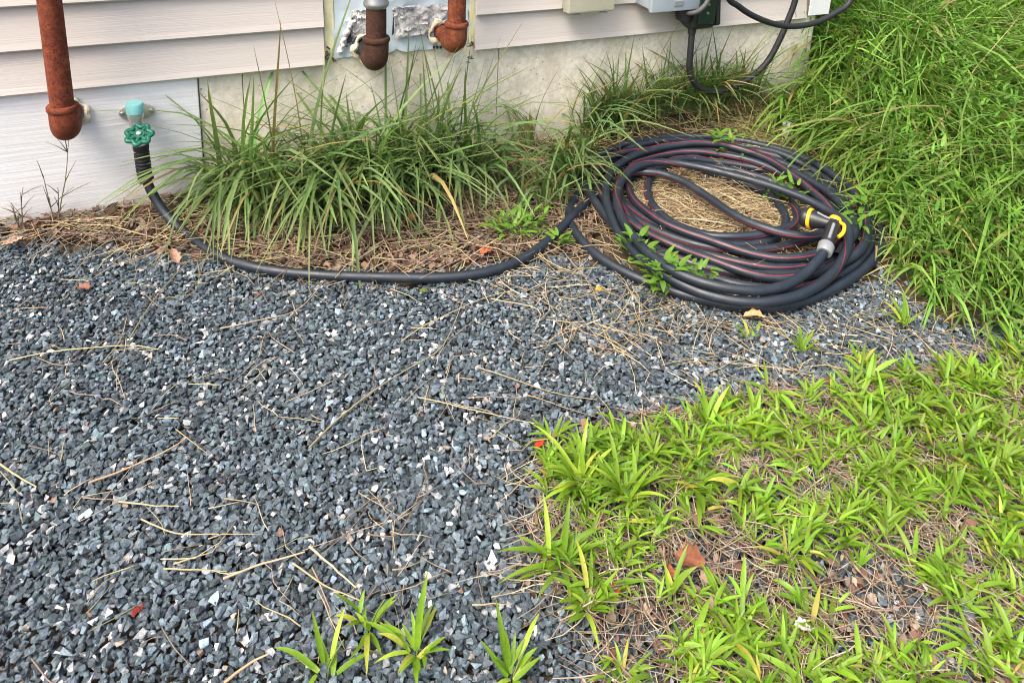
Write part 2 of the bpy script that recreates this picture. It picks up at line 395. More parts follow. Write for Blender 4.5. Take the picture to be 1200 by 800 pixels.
dist = np.linalg.norm(S[:, :3] - np.array([0, 0, EYE]), axis=1)
CD = (S[:, :3] - np.array([0, 0, EYE])) @ MW          # camera axes
pxs, pys = 600 + FPX * CD[:, 0] / CD[:, 2], 10 + FPX * CD[:, 1] / CD[:, 2]
vis = (pxs > 0) & (pxs < 1200) & (pys > 0) & (pys < 800) & (S[:, 4] == 2) & (S[:, 2] > .003)
free = ~((pxs > 560) & (pys > 470) & (rng.rand(len(S)) < .8))
order = np.argsort(-np.where(vis & free, S[:, 3] / dist, 0)); single = order[:300]
bed = link('gravel_bed', None, None, (0, 0, 0)); tag(bed, kind='structure')
mask = np.ones(len(S), bool); mask[single] = False
VV, FF, CC, off = [], [], [], 0
for k, (pv, pf) in enumerate(PROTO):
    q = np.where(mask & (SK == k))[0]
    v = np.einsum('nij,mj->nmi', SR[q], pv) * S[q, 3][:, None, None] + S[q, None, :3]
    VV.append(v.reshape(-1, 3)); CC.append(np.repeat(SC_[q], len(pv), 0))
    FF.append((pf[None] + (np.arange(len(q)) * len(pv))[:, None, None] + off).reshape(-1, 3)); off += len(q) * len(pv)
g = link('gravel', mesh_np('gravel', np.vstack(VV), [np.vstack(FF)], STONE, np.vstack(CC)), bed); tag(g, kind='stuff')
pm = []
for k, (pv, pf) in enumerate(PROTO): pm.append(mesh_np('stone', pv * .01, [pf], STONE, np.repeat(np.array([[.745, 1.0, 1.19]]) * (.05 + .0035 * k if k < 42 else .22 + .07 * (k - 42)), len(pv), 0)))
for q in single:
    o = link('stone', pm[int(SK[q])], bed)
    o.matrix_local = Matrix.Translation(S[q, :3]) @ Matrix(SR[q].tolist()).to_4x4() @ Matrix.Scale(S[q, 3] * 100, 4)

# ------------------------------------------------------------------ the house wall
house = empty('house_wall', (0, 1.9, 0), 'pinkish beige vinyl sided house wall on a pale concrete foundation', 'house wall')
HB = Vector((0, 1.9, 0))
def hb(mb, name, mat, parent=house, **kw):          # build in world coordinates under the house
    o = mb.build(name, mat, parent, **kw); o.location = -HB if parent is house else (0, 0, 0); return o
X0, XP0, XP1, XE = -1.9, .294, .668, 1.752
hb(MB().box((X0, 1.745, -.15), (1.795, 4.5, 2.62)), 'wall_core', CONC)
for a, b in ((.021, .112), (.1135, .739), (.741, 1.79)):
    hb(MB().box((a, 1.727, -.15), (b, 1.744, .36)), 'foundation', CONC, bevel=.0015)
hb(MB().box((1.7955, 1.7275, -.15), (1.81, 4.5, .36)), 'foundation', CONC, bevel=.002)
hb(MB().box((X0, 1.719, -.12), (.0185, 1.7435, .33)), 'white_board', WHITE, bevel=.002)
CO = .0915; Z0 = .306
def course(z): return [(1.722, z + CO + .012), (1.7085, z + .016), (1.7055, z + .0035), (1.7085, z), (1.716, z), (1.716, z + .006), (1.7255, z + CO + .012)]
for k in range(25):
    z = Z0 + CO * k; sag = 0.0006 * (k % 3)
    for a, b in ([(X0, XP0), (XP1, XE)] if k < 4 else [(X0, XE)]):
        hb(MB().prism([(y + sag, zz) for y, zz in course(z)], 'x', a, b), 'siding_board', SIDING)
    side = MB(); o = [(1.8125 - (y - 1.7225), zz) for y, zz in course(z)]
    V = []
    for t in (1.80, 4.5):
        for p, q in o: V.append((p, t, q))
    n = len(o); side.add(V, [tuple(range(n)), tuple(range(n, 2 * n))] + [(i, (i + 1) % n, n + (i + 1) % n, n + i) for i in range(n)])
    hb(side, 'siding_board', SIDING)
tr = hb(MB().box((1.7535, 1.699, .318), (1.834, 1.7035, 2.6)).box((1.8295, 1.7037, .318), (1.834, 1.80, 2.6)), 'corner_trim', VINYLW, bevel=.001)
# bare patch around the pipes
bare = hb(MB().box((XP0 + .001, 1.7285, .3605), (XP1 - .001, 1.7445, .672)), 'sheathing', FOAMY)
def sheet(name, corners, mat, y, nx=18, nz=14, amp=.004, seed=1, parent=house, thick=.0015):
    c = np.array(corners, float); u, v = np.meshgrid(np.linspace(0, 1, nx), np.linspace(0, 1, nz))
    p = (c[0] * (1 - u)[..., None] + c[1] * u[..., None]) * (1 - v)[..., None] + (c[3] * (1 - u)[..., None] + c[2] * u[..., None]) * v[..., None]
    rag = (vnoise(u * 6, v * 6, .5, seed) - .5) * amp * 1.2
    X = p[..., 0] + rag; Z = p[..., 1] + (vnoise(u * 6, v * 6, .45, seed + 5) - .5) * amp * 1.6
    Y = y - np.abs(vnoise(X, Z * 3, .02, seed + 9) - .3) * amp * 2
    f = np.stack([X, Y, Z], -1).reshape(-1, 3); b = f + np.array([0, thick, 0]); ii = np.arange(nx * nz).reshape(nz, nx)
    q = np.stack([ii[:-1, :-1], ii[:-1, 1:], ii[1:, 1:], ii[1:, :-1]], -1).reshape(-1, 4).tolist(); N = nx * nz
    rim = [ii[0, i] for i in range(nx)] + [ii[i, -1] for i in range(1, nz)] + [ii[-1, i] for i in range(nx - 2, -1, -1)] + [ii[i, 0] for i in range(nz - 2, 0, -1)]
    F = [tuple(a) for a in q] + [tuple(N + i for i in a[::-1]) for a in q] + [(rim[i], rim[(i + 1) % len(rim)], N + rim[(i + 1) % len(rim)], N + rim[i]) for i in range(len(rim))]
    return hb(MB().add(np.vstack([f, b]), F), name, mat, parent, smooth=True)
def wxz(px, py): p = onw(px, py, 1.727); return (p[0], p[2])
sheet('house_wrap', [wxz(392, 66), wxz(548, 53), (.655, .655), (.312, .66)], WRAP, 1.7265, amp=.007, seed=4, nx=30, nz=24)
sheet('foam_strip', [wxz(380, 62), wxz(391, 62), (.322, .66), (.296, .66)], FOAMY, 1.7235, nx=6, seed=8, amp=.002, thick=.004)
sheet('foam_strip', [wxz(549, 50), wxz(556, 49), (.6665, .66), (.652, .66)], FOAMY, 1.7235, nx=6, seed=9, amp=.002, thick=.004)
sheet('flashing_sheet', [wxz(407, 40), wxz(432, 50), wxz(434, 9), wxz(411, 12)], FLAKE, 1.7195, seed=21, amp=.007)
sheet('flashing_sheet', [wxz(462, 46), wxz(505, 36), wxz(528, 4), wxz(459, 8)], FLAKE, 1.7195, seed=24, amp=.006)
sheet('flashing_sheet', [wxz(468, 34), wxz(500, 31), wxz(498, 5), wxz(463, 7)], FLAKE, 1.7135, seed=33, amp=.005)
tw = catmull([np.array([*wxz(412, 22)]), np.array([*wxz(403, 42)]), np.array([*wxz(396, 60)])], 8)
hb(MB().tube([(p[0] + .0015 * math.sin(i * 1.7), 1.714 - .002 * math.cos(i * 2.1), p[1]) for i, p in enumerate(tw)], .0065 * (1 + .12 * np.sin(np.arange(len(tw)) * 1.3)), 9), 'torn_strip', FLAKE, smooth=True)
for a, b in ((wxz(408, 41), (.007, .018)), (wxz(411, 22), (.005, .014)), (wxz(459, 26), (.003, .03)), (wxz(502, 34), (.006, .008)), (wxz(421, 50), (.007, .009))):
    hb(MB().prism([(a[0] - b[0], a[1] - b[1]), (a[0] + b[0], a[1] - b[1] * .8), (a[0] + b[0] * .3, a[1] + b[1])], 'y', 1.7135, 1.7150), 'dark_gap_plate', PRINT_GAP)  # black plates that paint the shade of open gaps between the sheets
hb(MB().prism([wxz(502, 40), wxz(512, 51), wxz(508, 50), wxz(498, 41)], 'y', 1.7150, 1.7170), 'dark_gap_plate', PRINT_GAP)  # one more gap, its darkness painted as a slanting black plate
for i, (px, py) in enumerate(((404, 49), (410, 47), (416, 46))):        # the line of round black letters on the wrap
    c = wxz(px, py); t = np.linspace(.5, 5.9 + (i % 2) * .4, 16)
    hb(MB().tube([(c[0] + .0045 * math.cos(a), 1.7145, c[1] + .0085 * math.sin(a) + .002 * math.sin(2 * a)) for a in t], .0011, 6), 'printed_letter', PRINT_GAP)
for px in (507, 511, 515, 520):
    c = wxz(px, 54.2); hb(MB().box((c[0] - .0028, 1.7150, c[1] - .003), (c[0] + .0022, 1.7175, c[1] + .003)), 'printed_letter', PRINT_GAP)
for px, py, s in ((555, 52, .012), (385, 62, .012), (549, 66, .006), (547, 72, .004)):   # cobwebby dirt in the corners
    c = wxz(px, py); mb = MB()
    for k in range(7):
        a = rng.rand() * 6.28; q = np.array([c[0] + (rng.rand() - .5) * s * 2, c[1] + (rng.rand() - .5) * s * 2])
        mb.tube([(q[0], 1.719, q[1]), (q[0] + math.cos(a) * s, 1.715, q[1] + math.sin(a) * s)], s * .16, 5)
    hb(mb, 'dirt_wad', SOIL)

# ------------------------------------------------------------------ pipes
def arc(c, r, n=9):            # from straight down round to straight into the wall (+y)
    return [(c[0], c[1] + r - r * math.cos(a), c[2] - r * math.sin(a)) for a in np.linspace(0, math.pi / 2, n)]
def elbow_pipe(px, ytop, zbend, r, y, mat, label, wallx=0, top='cap', band=None):
    x = px; t = empty('rusty_pipe', (x, y, zbend), label, 'pipe', None)
    L = lambda q: [(p[0] - x, p[1] - y, p[2] - zbend) for p in q]
    MB().tube(L([(x, y, zbend + r * 1.2), (x, y, ytop)]), r, 24).build('riser', mat, t, smooth=True)
    R2 = r * 1.22; bend = arc((x, y, zbend), r * 1.15, 10)
    pts = [(x, y, zbend + r * 1.45)] + bend + [(x, y + r * 1.9, zbend - r * 1.15)]
    MB().tube(L(pts), [R2] + [R2 * 1.0] * 10 + [R2], 24).build('elbow', mat, t, smooth=True)
    col = [(x, y, zbend + r * v) for v in (.95, 1.0, 1.12, 1.38, 1.5, 1.56)]
    MB().tube(L(col), [R2, R2 * 1.06, R2 * 1.11, R2 * 1.11, R2 * 1.05, r * .98], 24).build('collar', mat, t, smooth=True)
    MB().tube(L([(x, y + r * 1.7, zbend - r * 1.15), (x, 1.7265, zbend - r * 1.15)]), r * .98, 20).build('nipple', BLACKR if band else mat, t, smooth=True)
    if top == 'cap':
        MB().tube(L([(x, y, ytop - .03), (x, y, ytop - .028), (x, y, ytop + .008), (x, y, ytop + .014)]), [r, r * 1.2, r * 1.2, r * .9], 20).build('cap', mat, t, smooth=True)
    if band:
        MB().tube(L([(x, y, band), (x, y, band + .004), (x, y, band + .012), (x, y, band + .016), (x, y, band + .05)]), [r * 1.02, r * 1.22, r * 1.28, r * 1.18, r * 1.18], 24).build('coupling', STEEL, t, smooth=True)
    return t
def foam_ring(x, z, r, label, seed):
    t = empty('foam_seal', (x, 1.716, z), label, 'sealant'); mb = MB(); rr = np.random.RandomState(seed); n = 34
    A_ = np.linspace(0, 6.2832, n); wob = 1 + .10 * np.sin(A_ * 2 + seed) + .07 * np.sin(A_ * 5 + seed * 2) + .03 * rr.randn(n); wob[-1] = wob[0]
    thick = .20 + .10 * np.sin(A_ * 3 + seed) + .07 * np.sin(A_ * 7) + .03 * rr.rand(n); thick[-1] = thick[0]
    path = [(r * 1.12 * math.cos(a) * wob[i], -.001, r * 1.12 * math.sin(a) * wob[i]) for i, a in enumerate(A_)]
    mb.tube(path, [r * max(.08, q) for q in thick], 8); mb.build('bead', FOAMC, t, smooth=True); return t
YP = 1.615
c = onw(73, 124, YP); LP = c
elbow_pipe(c[0], 1.35, c[2] - .030, .0212, YP, RUST, 'thick rusty red pipe turning into the white board beside the tap')
foam_ring(c[0], c[2] - .030 - .0212 * 1.15, .026, 'cream foam seal round the pipe in the white board', 3)
c = onw(441, 44, YP)
elbow_pipe(c[0], .80, c[2] - .032, .0225, YP, RUSTB, 'dark brown rusty pipe with a grey coupling above its elbow', band=onw(441, 9, YP)[2])
foam_ring(c[0], c[2] - .032 - .026, .028, 'cream foam seal round the black nipple of the brown pipe', 5)
c = onw(535, 27, YP)
elbow_pipe(c[0], .90, c[2] - .029, .0212, YP, RUSTO, 'bright orange rusty pipe beside the right edge of the bare patch', band=None)
foam_ring(c[0], c[2] - .029 - .0245, .027, 'cream foam seal behind the bright orange pipe elbow', 8)

# ------------------------------------------------------------------ garden hose
HOSE_PATHS = [[[-101,1655,190],[-100,1655,154],[-98,1654,118],[-88,1644,84],[-73,1627,55],[-56,1607,34],[-39,1582,23],[-23,1553,19],[-6,1522,18],[11,1491,17],[31,1461,17],[53,1433,17],[79,1408,17],[106,1385,17],[136,1365,17],[167,1347,17],[199,1331,17],[231,1315,17],[264,1301,17],[297,1287,17],[331,1273,17],[364,1260,17],[398,1247,17],[432,1237,17],[467,1229,17],[502,1225,17],[537,1226,17],[572,1232,17],[606,1243,17],[639,1257,18],[670,1274,19],[701,1293,21],[731,1313,24],[760,1334,26],[788,1357,23],[817,1379,20],[846,1399,20],[876,1418,21],[908,1433,22],[942,1446,22],[976,1458,20],[1010,1470,18],[1044,1483,18],[1078,1494,17],[1113,1503,17],[1148,1509,17],[1184,1511,17],[1220,1512,17],[1256,1510,18],[1292,1506,18],[1326,1499,20],[1360,1488,23],[1391,1472,26],[1420,1452,25],[1446,1427,22],[1468,1400,19],[1484,1368,18],[1493,1334,17],[1496,1299,17],[1494,1264,17],[1488,1228,17],[1478,1194,17],[1466,1160,17],[1452,1127,17],[1435,1096,17],[1414,1068,17],[1390,1042,17],[1361,1020,17],[1331,1001,17],[1298,985,17],[1265,971,17],[1230,959,17],[1195,950,17],[1160,943,17],[1125,937,17],[1089,932,17],[1054,930,17],[1018,931,17],[983,936,17],[950,948,17],[920,964,17],[892,986,17],[866,1010,17],[841,1036,17],[819,1064,17],[799,1094,17],[781,1125,17],[767,1158,17],[757,1191,17],[751,1227,17],[750,1262,17],[753,1298,17],[761,1332,17],[774,1364,17],[793,1393,17],[817,1419,17],[844,1443,17],[871,1465,17],[900,1487,17],[928,1509,17],[957,1530,18],[987,1550,19],[1019,1567,22],[1052,1581,27],[1087,1590,32],[1123,1595,34],[1160,1598,34],[1196,1598,32],[1232,1594,29],[1267,1587,25],[1301,1575,21],[1333,1560,19],[1363,1542,19],[1390,1519,21],[1413,1492,25],[1432,1462,30],[1447,1430,32],[1459,1396,30],[1469,1361,26],[1475,1327,22],[1476,1292,19],[1472,1257,18],[1464,1223,18],[1453,1189,17],[1440,1155,17],[1424,1123,17],[1405,1093,17],[1382,1066,17],[1356,1042,17],[1327,1022,17],[1296,1006,17],[1263,992,17],[1229,980,17],[1195,971,17],[1159,965,17],[1124,962,17],[1088,963,17],[1053,970,18],[1020,981,18],[990,998,18],[963,1020,18],[939,1047,18],[917,1075,19],[898,1105,21],[881,1137,23],[865,1169,23],[853,1203,24],[844,1238,24],[840,1273,26],[840,1309,28],[842,1345,31],[846,1381,33],[851,1417,33],[858,1452,31],[870,1485,27],[888,1515,23],[910,1541,22],[938,1562,24],[968,1580,26],[1001,1595,28],[1035,1607,29],[1069,1617,29],[1104,1624,28],[1140,1627,28],[1175,1628,28],[1211,1624,28],[1246,1617,28],[1280,1607,28],[1313,1593,28],[1345,1577,28],[1375,1558,28],[1402,1535,29],[1425,1509,30],[1445,1479,31],[1462,1447,33],[1474,1414,34],[1483,1379,36],[1488,1344,36],[1489,1309,36],[1486,1273,35],[1478,1238,35],[1467,1205,36],[1452,1173,36],[1433,1142,36],[1412,1113,35],[1389,1086,35],[1363,1062,34],[1336,1039,35],[1307,1018,36],[1276,1001,37],[1242,989,36],[1207,982,35],[1172,978,33],[1136,977,31],[1101,979,29],[1067,987,27],[1035,1000,27],[1007,1020,29],[984,1045,31],[965,1075,31],[947,1106,30],[930,1138,28],[912,1169,29],[896,1201,30],[883,1234,31],[875,1269,32],[870,1304,32],[869,1340,32],[871,1375,32],[876,1410,33],[887,1444,35],[903,1475,36],[924,1503,36],[950,1527,37],[980,1545,37],[1012,1558,37],[1047,1565,35],[1082,1569,32],[1118,1569,28],[1153,1566,24],[1187,1558,23],[1221,1546,25],[1253,1531,27],[1283,1511,29],[1310,1488,28],[1334,1462,27],[1355,1433,27],[1372,1402,30],[1386,1369,34],[1396,1335,35],[1402,1299,36],[1404,1264,36],[1403,1228,36],[1397,1193,36],[1387,1159,36],[1373,1127,36],[1354,1096,37],[1332,1069,39],[1305,1047,42],[1274,1029,42],[1241,1014,40],[1209,1000,37]],[[1393,1237,20],[1391,1273,21],[1386,1308,23],[1377,1342,26],[1364,1375,30],[1348,1407,32],[1329,1436,32],[1306,1463,31],[1280,1487,31],[1251,1507,31],[1220,1524,29],[1186,1536,26],[1152,1541,23],[1118,1540,22],[1084,1531,23],[1053,1517,27],[1024,1497,32],[998,1472,35],[976,1444,34],[959,1413,30],[946,1380,28],[937,1346,30],[933,1311,33],[934,1276,35],[941,1241,35],[954,1209,35],[972,1178,35],[993,1149,35],[1015,1121,33],[1038,1093,31],[1063,1068,30],[1090,1046,31],[1120,1031,34],[1153,1023,36],[1186,1024,36],[1220,1033,35],[1251,1049,32],[1281,1068,30],[1306,1090,29],[1327,1115,32],[1341,1144,35],[1351,1176,39],[1359,1210,40],[1364,1246,41],[1369,1281,42],[1371,1317,44],[1371,1353,46],[1367,1388,47],[1357,1422,47],[1342,1453,47],[1321,1480,48],[1294,1502,49],[1263,1520,49],[1229,1533,48],[1195,1541,45],[1160,1546,43],[1124,1545,42],[1089,1540,42],[1055,1531,42],[1022,1517,43],[991,1500,43],[961,1479,45],[935,1456,46],[911,1429,47],[890,1400,48],[871,1369,48],[855,1337,47],[842,1304,46],[831,1270,44],[822,1235,41],[817,1200,39],[815,1164,38],[816,1128,38],[821,1093,38],[831,1059,38],[846,1027,38],[865,998,37],[889,972,37],[916,950,38],[947,934,39],[981,926,40],[1016,923,40],[1051,926,40],[1086,932,41],[1121,942,42],[1154,954,45],[1187,970,49],[1218,988,53],[1246,1009,57],[1273,1033,58],[1294,1059,57],[1307,1088,54],[1311,1120,53],[1307,1153,53],[1298,1187,54],[1285,1220,54],[1270,1252,54],[1251,1283,54],[1231,1312,54],[1208,1341,54],[1186,1368,54],[1162,1395,54],[1136,1420,54],[1108,1439,55],[1076,1451,56],[1042,1454,57],[1009,1448,57],[977,1435,56],[948,1415,56],[922,1392,55],[899,1364,55],[879,1334,55],[863,1303,55],[849,1270,55],[838,1235,55],[830,1201,56],[825,1165,57],[822,1130,57],[825,1094,58],[832,1060,58],[846,1028,58],[866,1000,58],[892,975,58],[921,957,57],[953,944,56],[987,940,55],[1022,941,55],[1057,948,57],[1091,958,62],[1125,969,71],[1145,977,80]],[[1243,1000,27],[1269,1019,30],[1285,1037,34],[1285,1051,38],[1269,1058,42],[1241,1060,45],[1209,1064,46],[1178,1075,47],[1151,1095,47],[1129,1121,48],[1113,1152,47],[1103,1185,46],[1098,1220,45],[1096,1256,45],[1094,1292,45],[1090,1328,45],[1084,1363,45],[1072,1395,44],[1055,1423,43],[1033,1445,39],[1010,1459,35],[985,1461,32],[962,1448,32],[940,1424,33],[921,1394,33],[905,1362,32],[895,1328,29],[891,1293,24],[894,1259,20],[904,1225,18],[919,1194,18],[938,1164,17],[961,1137,17],[986,1111,17],[1011,1086,17],[1038,1062,17],[1066,1042,17],[1097,1029,17],[1130,1022,17],[1164,1021,17],[1199,1026,17],[1233,1034,17],[1266,1046,17],[1297,1062,17],[1325,1083,17],[1349,1108,17],[1370,1137,17],[1387,1168,17],[1401,1201,17],[1409,1235,17],[1411,1270,17],[1407,1305,17],[1396,1339,17],[1379,1369,17],[1356,1397,17],[1330,1421,17],[1302,1443,18],[1272,1462,19],[1240,1478,21],[1207,1489,26],[1173,1494,29],[1139,1492,29],[1105,1482,25],[1074,1467,21],[1046,1446,19],[1022,1421,18],[1003,1391,17],[988,1359,17],[979,1325,17],[975,1290,17],[977,1256,18],[987,1223,19],[1004,1194,20],[1027,1169,23],[1055,1150,27],[1087,1137,29],[1121,1129,31],[1156,1127,32],[1191,1130,30],[1224,1141,26],[1253,1159,22],[1278,1183,19],[1297,1212,18],[1307,1244,17],[1309,1277,17],[1303,1311,17],[1292,1345,17],[1279,1378,17],[1269,1400,17]],[[853,1377,17],[854,1342,17],[856,1306,17],[858,1270,17],[864,1235,17],[873,1202,17],[886,1169,17],[904,1138,17],[924,1109,17],[948,1083,17],[975,1060,17],[1005,1041,17],[1037,1025,17],[1071,1013,17],[1106,1004,17],[1142,1001,17],[1178,1003,17],[1213,1009,17],[1248,1019,17],[1282,1032,17],[1315,1048,17],[1345,1067,17],[1371,1091,17],[1394,1118,17],[1412,1148,17],[1427,1180,17],[1439,1213,17],[1447,1248,17],[1452,1283,17],[1453,1319,17],[1449,1354,17],[1440,1388,17],[1427,1421,17],[1411,1452,17],[1391,1482,17],[1368,1508,17],[1340,1530,17],[1310,1548,17],[1278,1563,17],[1244,1575,17],[1210,1584,17],[1175,1590,17],[1140,1590,17],[1106,1585,17],[1073,1574,17],[1041,1559,17],[1011,1541,17],[982,1520,17],[957,1496,17],[936,1467,17],[920,1435,17],[909,1401,17],[903,1366,17],[903,1331,17],[908,1296,17],[918,1261,17],[931,1229,17],[949,1197,17],[971,1169,17],[997,1144,17],[1027,1124,17],[1060,1109,17],[1095,1099,17],[1131,1093,17],[1167,1091,17],[1203,1091,17],[1238,1096,17],[1272,1105,17],[1302,1121,17],[1327,1144,17],[1345,1172,17],[1355,1205,17],[1358,1240,17],[1354,1275,17],[1346,1309,17],[1333,1342,17],[1315,1373,17],[1292,1400,17],[1266,1425,17],[1239,1447,17],[1212,1465,17],[1192,1476,17],[1184,1475,17],[1191,1461,17],[1207,1438,17],[1227,1410,17],[1246,1380,17],[1261,1348,17],[1271,1314,17],[1275,1279,17],[1272,1245,17],[1261,1212,17],[1243,1183,17],[1219,1158,17],[1191,1138,17],[1160,1125,17],[1126,1119,17],[1092,1121,17],[1059,1131,17],[1028,1146,17],[1001,1167,17],[978,1192,17],[959,1222,17],[944,1254,17],[932,1288,17],[924,1322,17],[920,1355,17],[918,1376,17]]]
HR = .0097
hose = empty('garden_hose', (1.1, 1.25, 0), 'long black rubber garden hose with a red stripe, coiled on the ground', 'garden hose')
HO = np.array([1.1, 1.25, 0])
VV, FF, UU, off = [], [], [], 0; NS = 20
rs = np.random.RandomState(8)
for pi_, P in enumerate(HOSE_PATHS):
    P = catmull(np.array(P) / 1000.0, 5); T = np.gradient(P, axis=0); T /= np.linalg.norm(T, axis=1)[:, None]
    dl = np.r_[0, np.cumsum(np.linalg.norm(np.diff(P, axis=0), axis=1))]
    up = np.tile(np.array([-.30, -.62, .72]), (len(P), 1))        # the side the print is turned to, before it twists
    N = up - T * (up * T).sum(1)[:, None]; N /= np.linalg.norm(N, axis=1)[:, None]; B = np.cross(T, N)
    kn = rs.randn(40) * 2.0; tw = np.interp(dl, np.arange(40) * .42, kn)
    tw = np.convolve(np.pad(tw, 20, mode='edge'), np.ones(41) / 41, mode='valid')
    if pi_ == 0: tw = np.where(dl < 1.15, 2.6, tw)
    a = np.linspace(0, 2 * math.pi, NS + 1)                       # seam opposite the stripe (v = 0.5)
    ang = a[None] + math.pi + tw[:, None]
    rad = HR * (1 + .012 * np.sin(dl * 7))[:, None, None]
    V = P[:, None] + rad * (np.cos(ang)[..., None] * N[:, None] + np.sin(ang)[..., None] * B[:, None])
    n, k = len(P), NS + 1; ii = np.arange(n * k).reshape(n, k) + off
    FF.append(np.stack([ii[:-1, :-1], ii[:-1, 1:], ii[1:, 1:], ii[1:, :-1]], -1).reshape(-1, 4))
    VV.append(V.reshape(-1, 3)); UU.append(np.stack([np.repeat(dl, k), np.tile(a / (2 * math.pi), n)], -1)); off += n * k
hm = mesh_np('hose_tube', np.vstack(VV) - HO, FF, HOSE, smooth=True, uv=np.vstack(UU))
link('hose_tube', hm, hose)
# ribbed sleeve below the tap
p0 = np.array(HOSE_PATHS[0][:4]) / 1000.0; sp = catmull(p0, 12)[:30]
mb = MB(); dl = np.r_[0, np.cumsum(np.linalg.norm(np.diff(sp, axis=0), axis=1))]
s = np.linspace(0, .084, 64); sp = np.stack([np.interp(s, dl, sp[:, k]) for k in range(3)], 1) - HO
rr = np.where((np.arange(64) % 6) < 3, .0155, .0136); rr[:6] = .0160; rr[-3:] = .0155
mb.tube(sp, rr, 20); mb.build('bend_sleeve', BLACKR, hose, smooth=True)
# spray nozzle on the last strand
NB = np.array(HOSE_PATHS[1][-1]) / 1000.0; ND = NB - np.array(HOSE_PATHS[1][-2]) / 1000.0
q0 = NB; q1 = at(977, 263, .105); gd = (q1 - q0) / np.linalg.norm(q1 - q0)
noz = link('spray_nozzle', None, hose, q0 - HO); noz['label'] = 'black and yellow spray nozzle on the end of the hose'
G = lambda t: gd * t
MB().tube([G(-.008), G(-.006), G(.012), G(.016)], [.0136, .0150, .0160, .0136], 20).build('coupling_ring', GREYP, noz, smooth=True)
gl = np.linalg.norm(q1 - q0)
MB().tube([G(.014), G(.02), G(gl * .5), G(gl * .8), G(gl), G(gl + .010)], [.0110, .0122, .0134, .0138, .0134, .0090], 20).build('grip', BLACKP, noz, smooth=True)
hd = at(945, 255, .098) - q1; hd = hd / np.linalg.norm(hd); hb0 = q1 - q0
K = lambda t: hb0 + hd * t * .74
MB().tube([K(-.012), K(.0), K(.02), K(.035), K(.052), K(.060)], [.0105, .0110, .0120, .0155, .0190, .0196], 24).build('head', BLACKP, noz, smooth=True)
MB().tube([K(.0585), K(.0595), K(.068), K(.069)], [.0188, .0216, .0216, .0188], 28).build('yellow_ring', YELLOW, noz, smooth=True)
MB().tube([K(.068), K(.07), K(.080), K(.086), K(.0865)], [.0196, .0208, .0208, .0186, .008], 28).build('face_dial', BLACKP, noz, smooth=True)
fw = -hd; upv = np.cross(gd, hd)
cap = MB().tube([G(gl + .006), G(gl + .009), G(gl + .015), G(gl + .017)], [.0105, .0124, .0124, .0100], 20); cap.build('thumb_cap', YELLOW, noz, smooth=True)
trp = catmull([G(gl + .009) + fw * .010, G(gl + .004) + fw * .020, G(gl * .78) + fw * .022, G(gl * .58) + fw * .016], 6)
MB().tube(trp, [.0038] * len(trp), 10).build('trigger', YELLOW, noz, smooth=True)
cs = np.cross(gd, fw); cs /= np.linalg.norm(cs); cv = (np.array([0, 0, EYE]) - q1); cv -= gd * (cv @ gd); cv /= np.linalg.norm(cv)
MB().tube([G(gl * .30) + cv * .0125, G(gl * .55) + cv * .0130, G(gl * .86) + cv * .0136], .0032, 8).build('grip_inlay', GREYP, noz, smooth=True)
MB().tube([K(.012) + np.array([0, 0, .0108]), K(.03) + np.array([0, 0, .0132]), K(.048) + np.array([0, 0, .0176])], .0026, 8).build('head_inlay', GREYP, noz, smooth=True)

# ------------------------------------------------------------------ tap
tx, tz = -.106, .240
tap = empty('garden_tap', (tx, 1.719, tz), 'silver garden tap with a green wheel handle on the white board', 'tap')
th = np.linspace(0, 2 * math.pi, 36, endpoint=False)
MB().prism([(.036 * math.cos(a) * (1 if abs(math.cos(a)) < .8 else .98), .0195 * math.sin(a)) for a in th], 'y', -.0045, 0).build('flange', NICKEL, tap, smooth=True, bevel=.0012)
for s_ in (-1, 1):
    MB().tube([(s_ * .028, -.0046, 0), (s_ * .028, -.006, 0), (s_ * .028, -.0075, 0)], [.0048, .0048, .003], 12).build('screw', STEEL, tap, smooth=True)
MB().tube([(0, -.002, .004), (0, -.03, .004), (0, -.052, .002)], [.0125, .0125, .0135], 18).build('shank', NICKEL, tap, smooth=True)
ax_ = -.052
MB().tube([(0, ax_, -.052), (0, ax_, -.048), (0, ax_, -.02), (0, ax_, -.016), (0, ax_, .004), (0, ax_, .008), (0, ax_, .018)], [.0125, .0150, .0150, .0135, .0135, .0158, .0158], 24).build('body', NICKEL, tap, smooth=True)
MB().tube([(0, ax_, .017), (0, ax_, .019), (0, ax_, .036), (0, ax_, .040), (0, ax_, .041)], [.0140, .0172, .0172, .0155, .006], 28).build('breaker_cap', TEALP, tap, smooth=True)
hc = onw(163, 158, 1.635) - np.array([tx, 1.719, tz]); wn = np.array([0, -.50, .866])     # the wheel leans towards the yard
u_ = np.array([1, 0, 0.]); v_ = np.cross(wn, u_)
rimp = [hc + (.0222 + .0032 * math.cos(7 * a)) * (math.cos(a) * u_ + math.sin(a) * v_) for a in np.linspace(0, 2 * math.pi, 97)]
hw = MB().tube(rimp, .0048, 10, caps=False)
for a in np.linspace(0, 2 * math.pi, 7, endpoint=False):
    hw.tube([hc + .004 * (math.cos(a) * u_ + math.sin(a) * v_), hc + .020 * (math.cos(a) * u_ + math.sin(a) * v_)], [.0042, .0038], 8)
hw.tube([hc - wn * .005, hc + wn * .004], .0105, 16)
wheel = hw.build('handle_wheel', GREENM, tap, smooth=True)
MB().tube([hc + wn * .004, hc + wn * .0075, hc + wn * .009], [.0052, .0052, .003], 6).build('handle_screw', NICKEL, wheel, smooth=True)
MB().tube([np.array([0, ax_, -.018]), hc - wn * .004], .0062, 12).build('stem', NICKEL, tap, smooth=True)
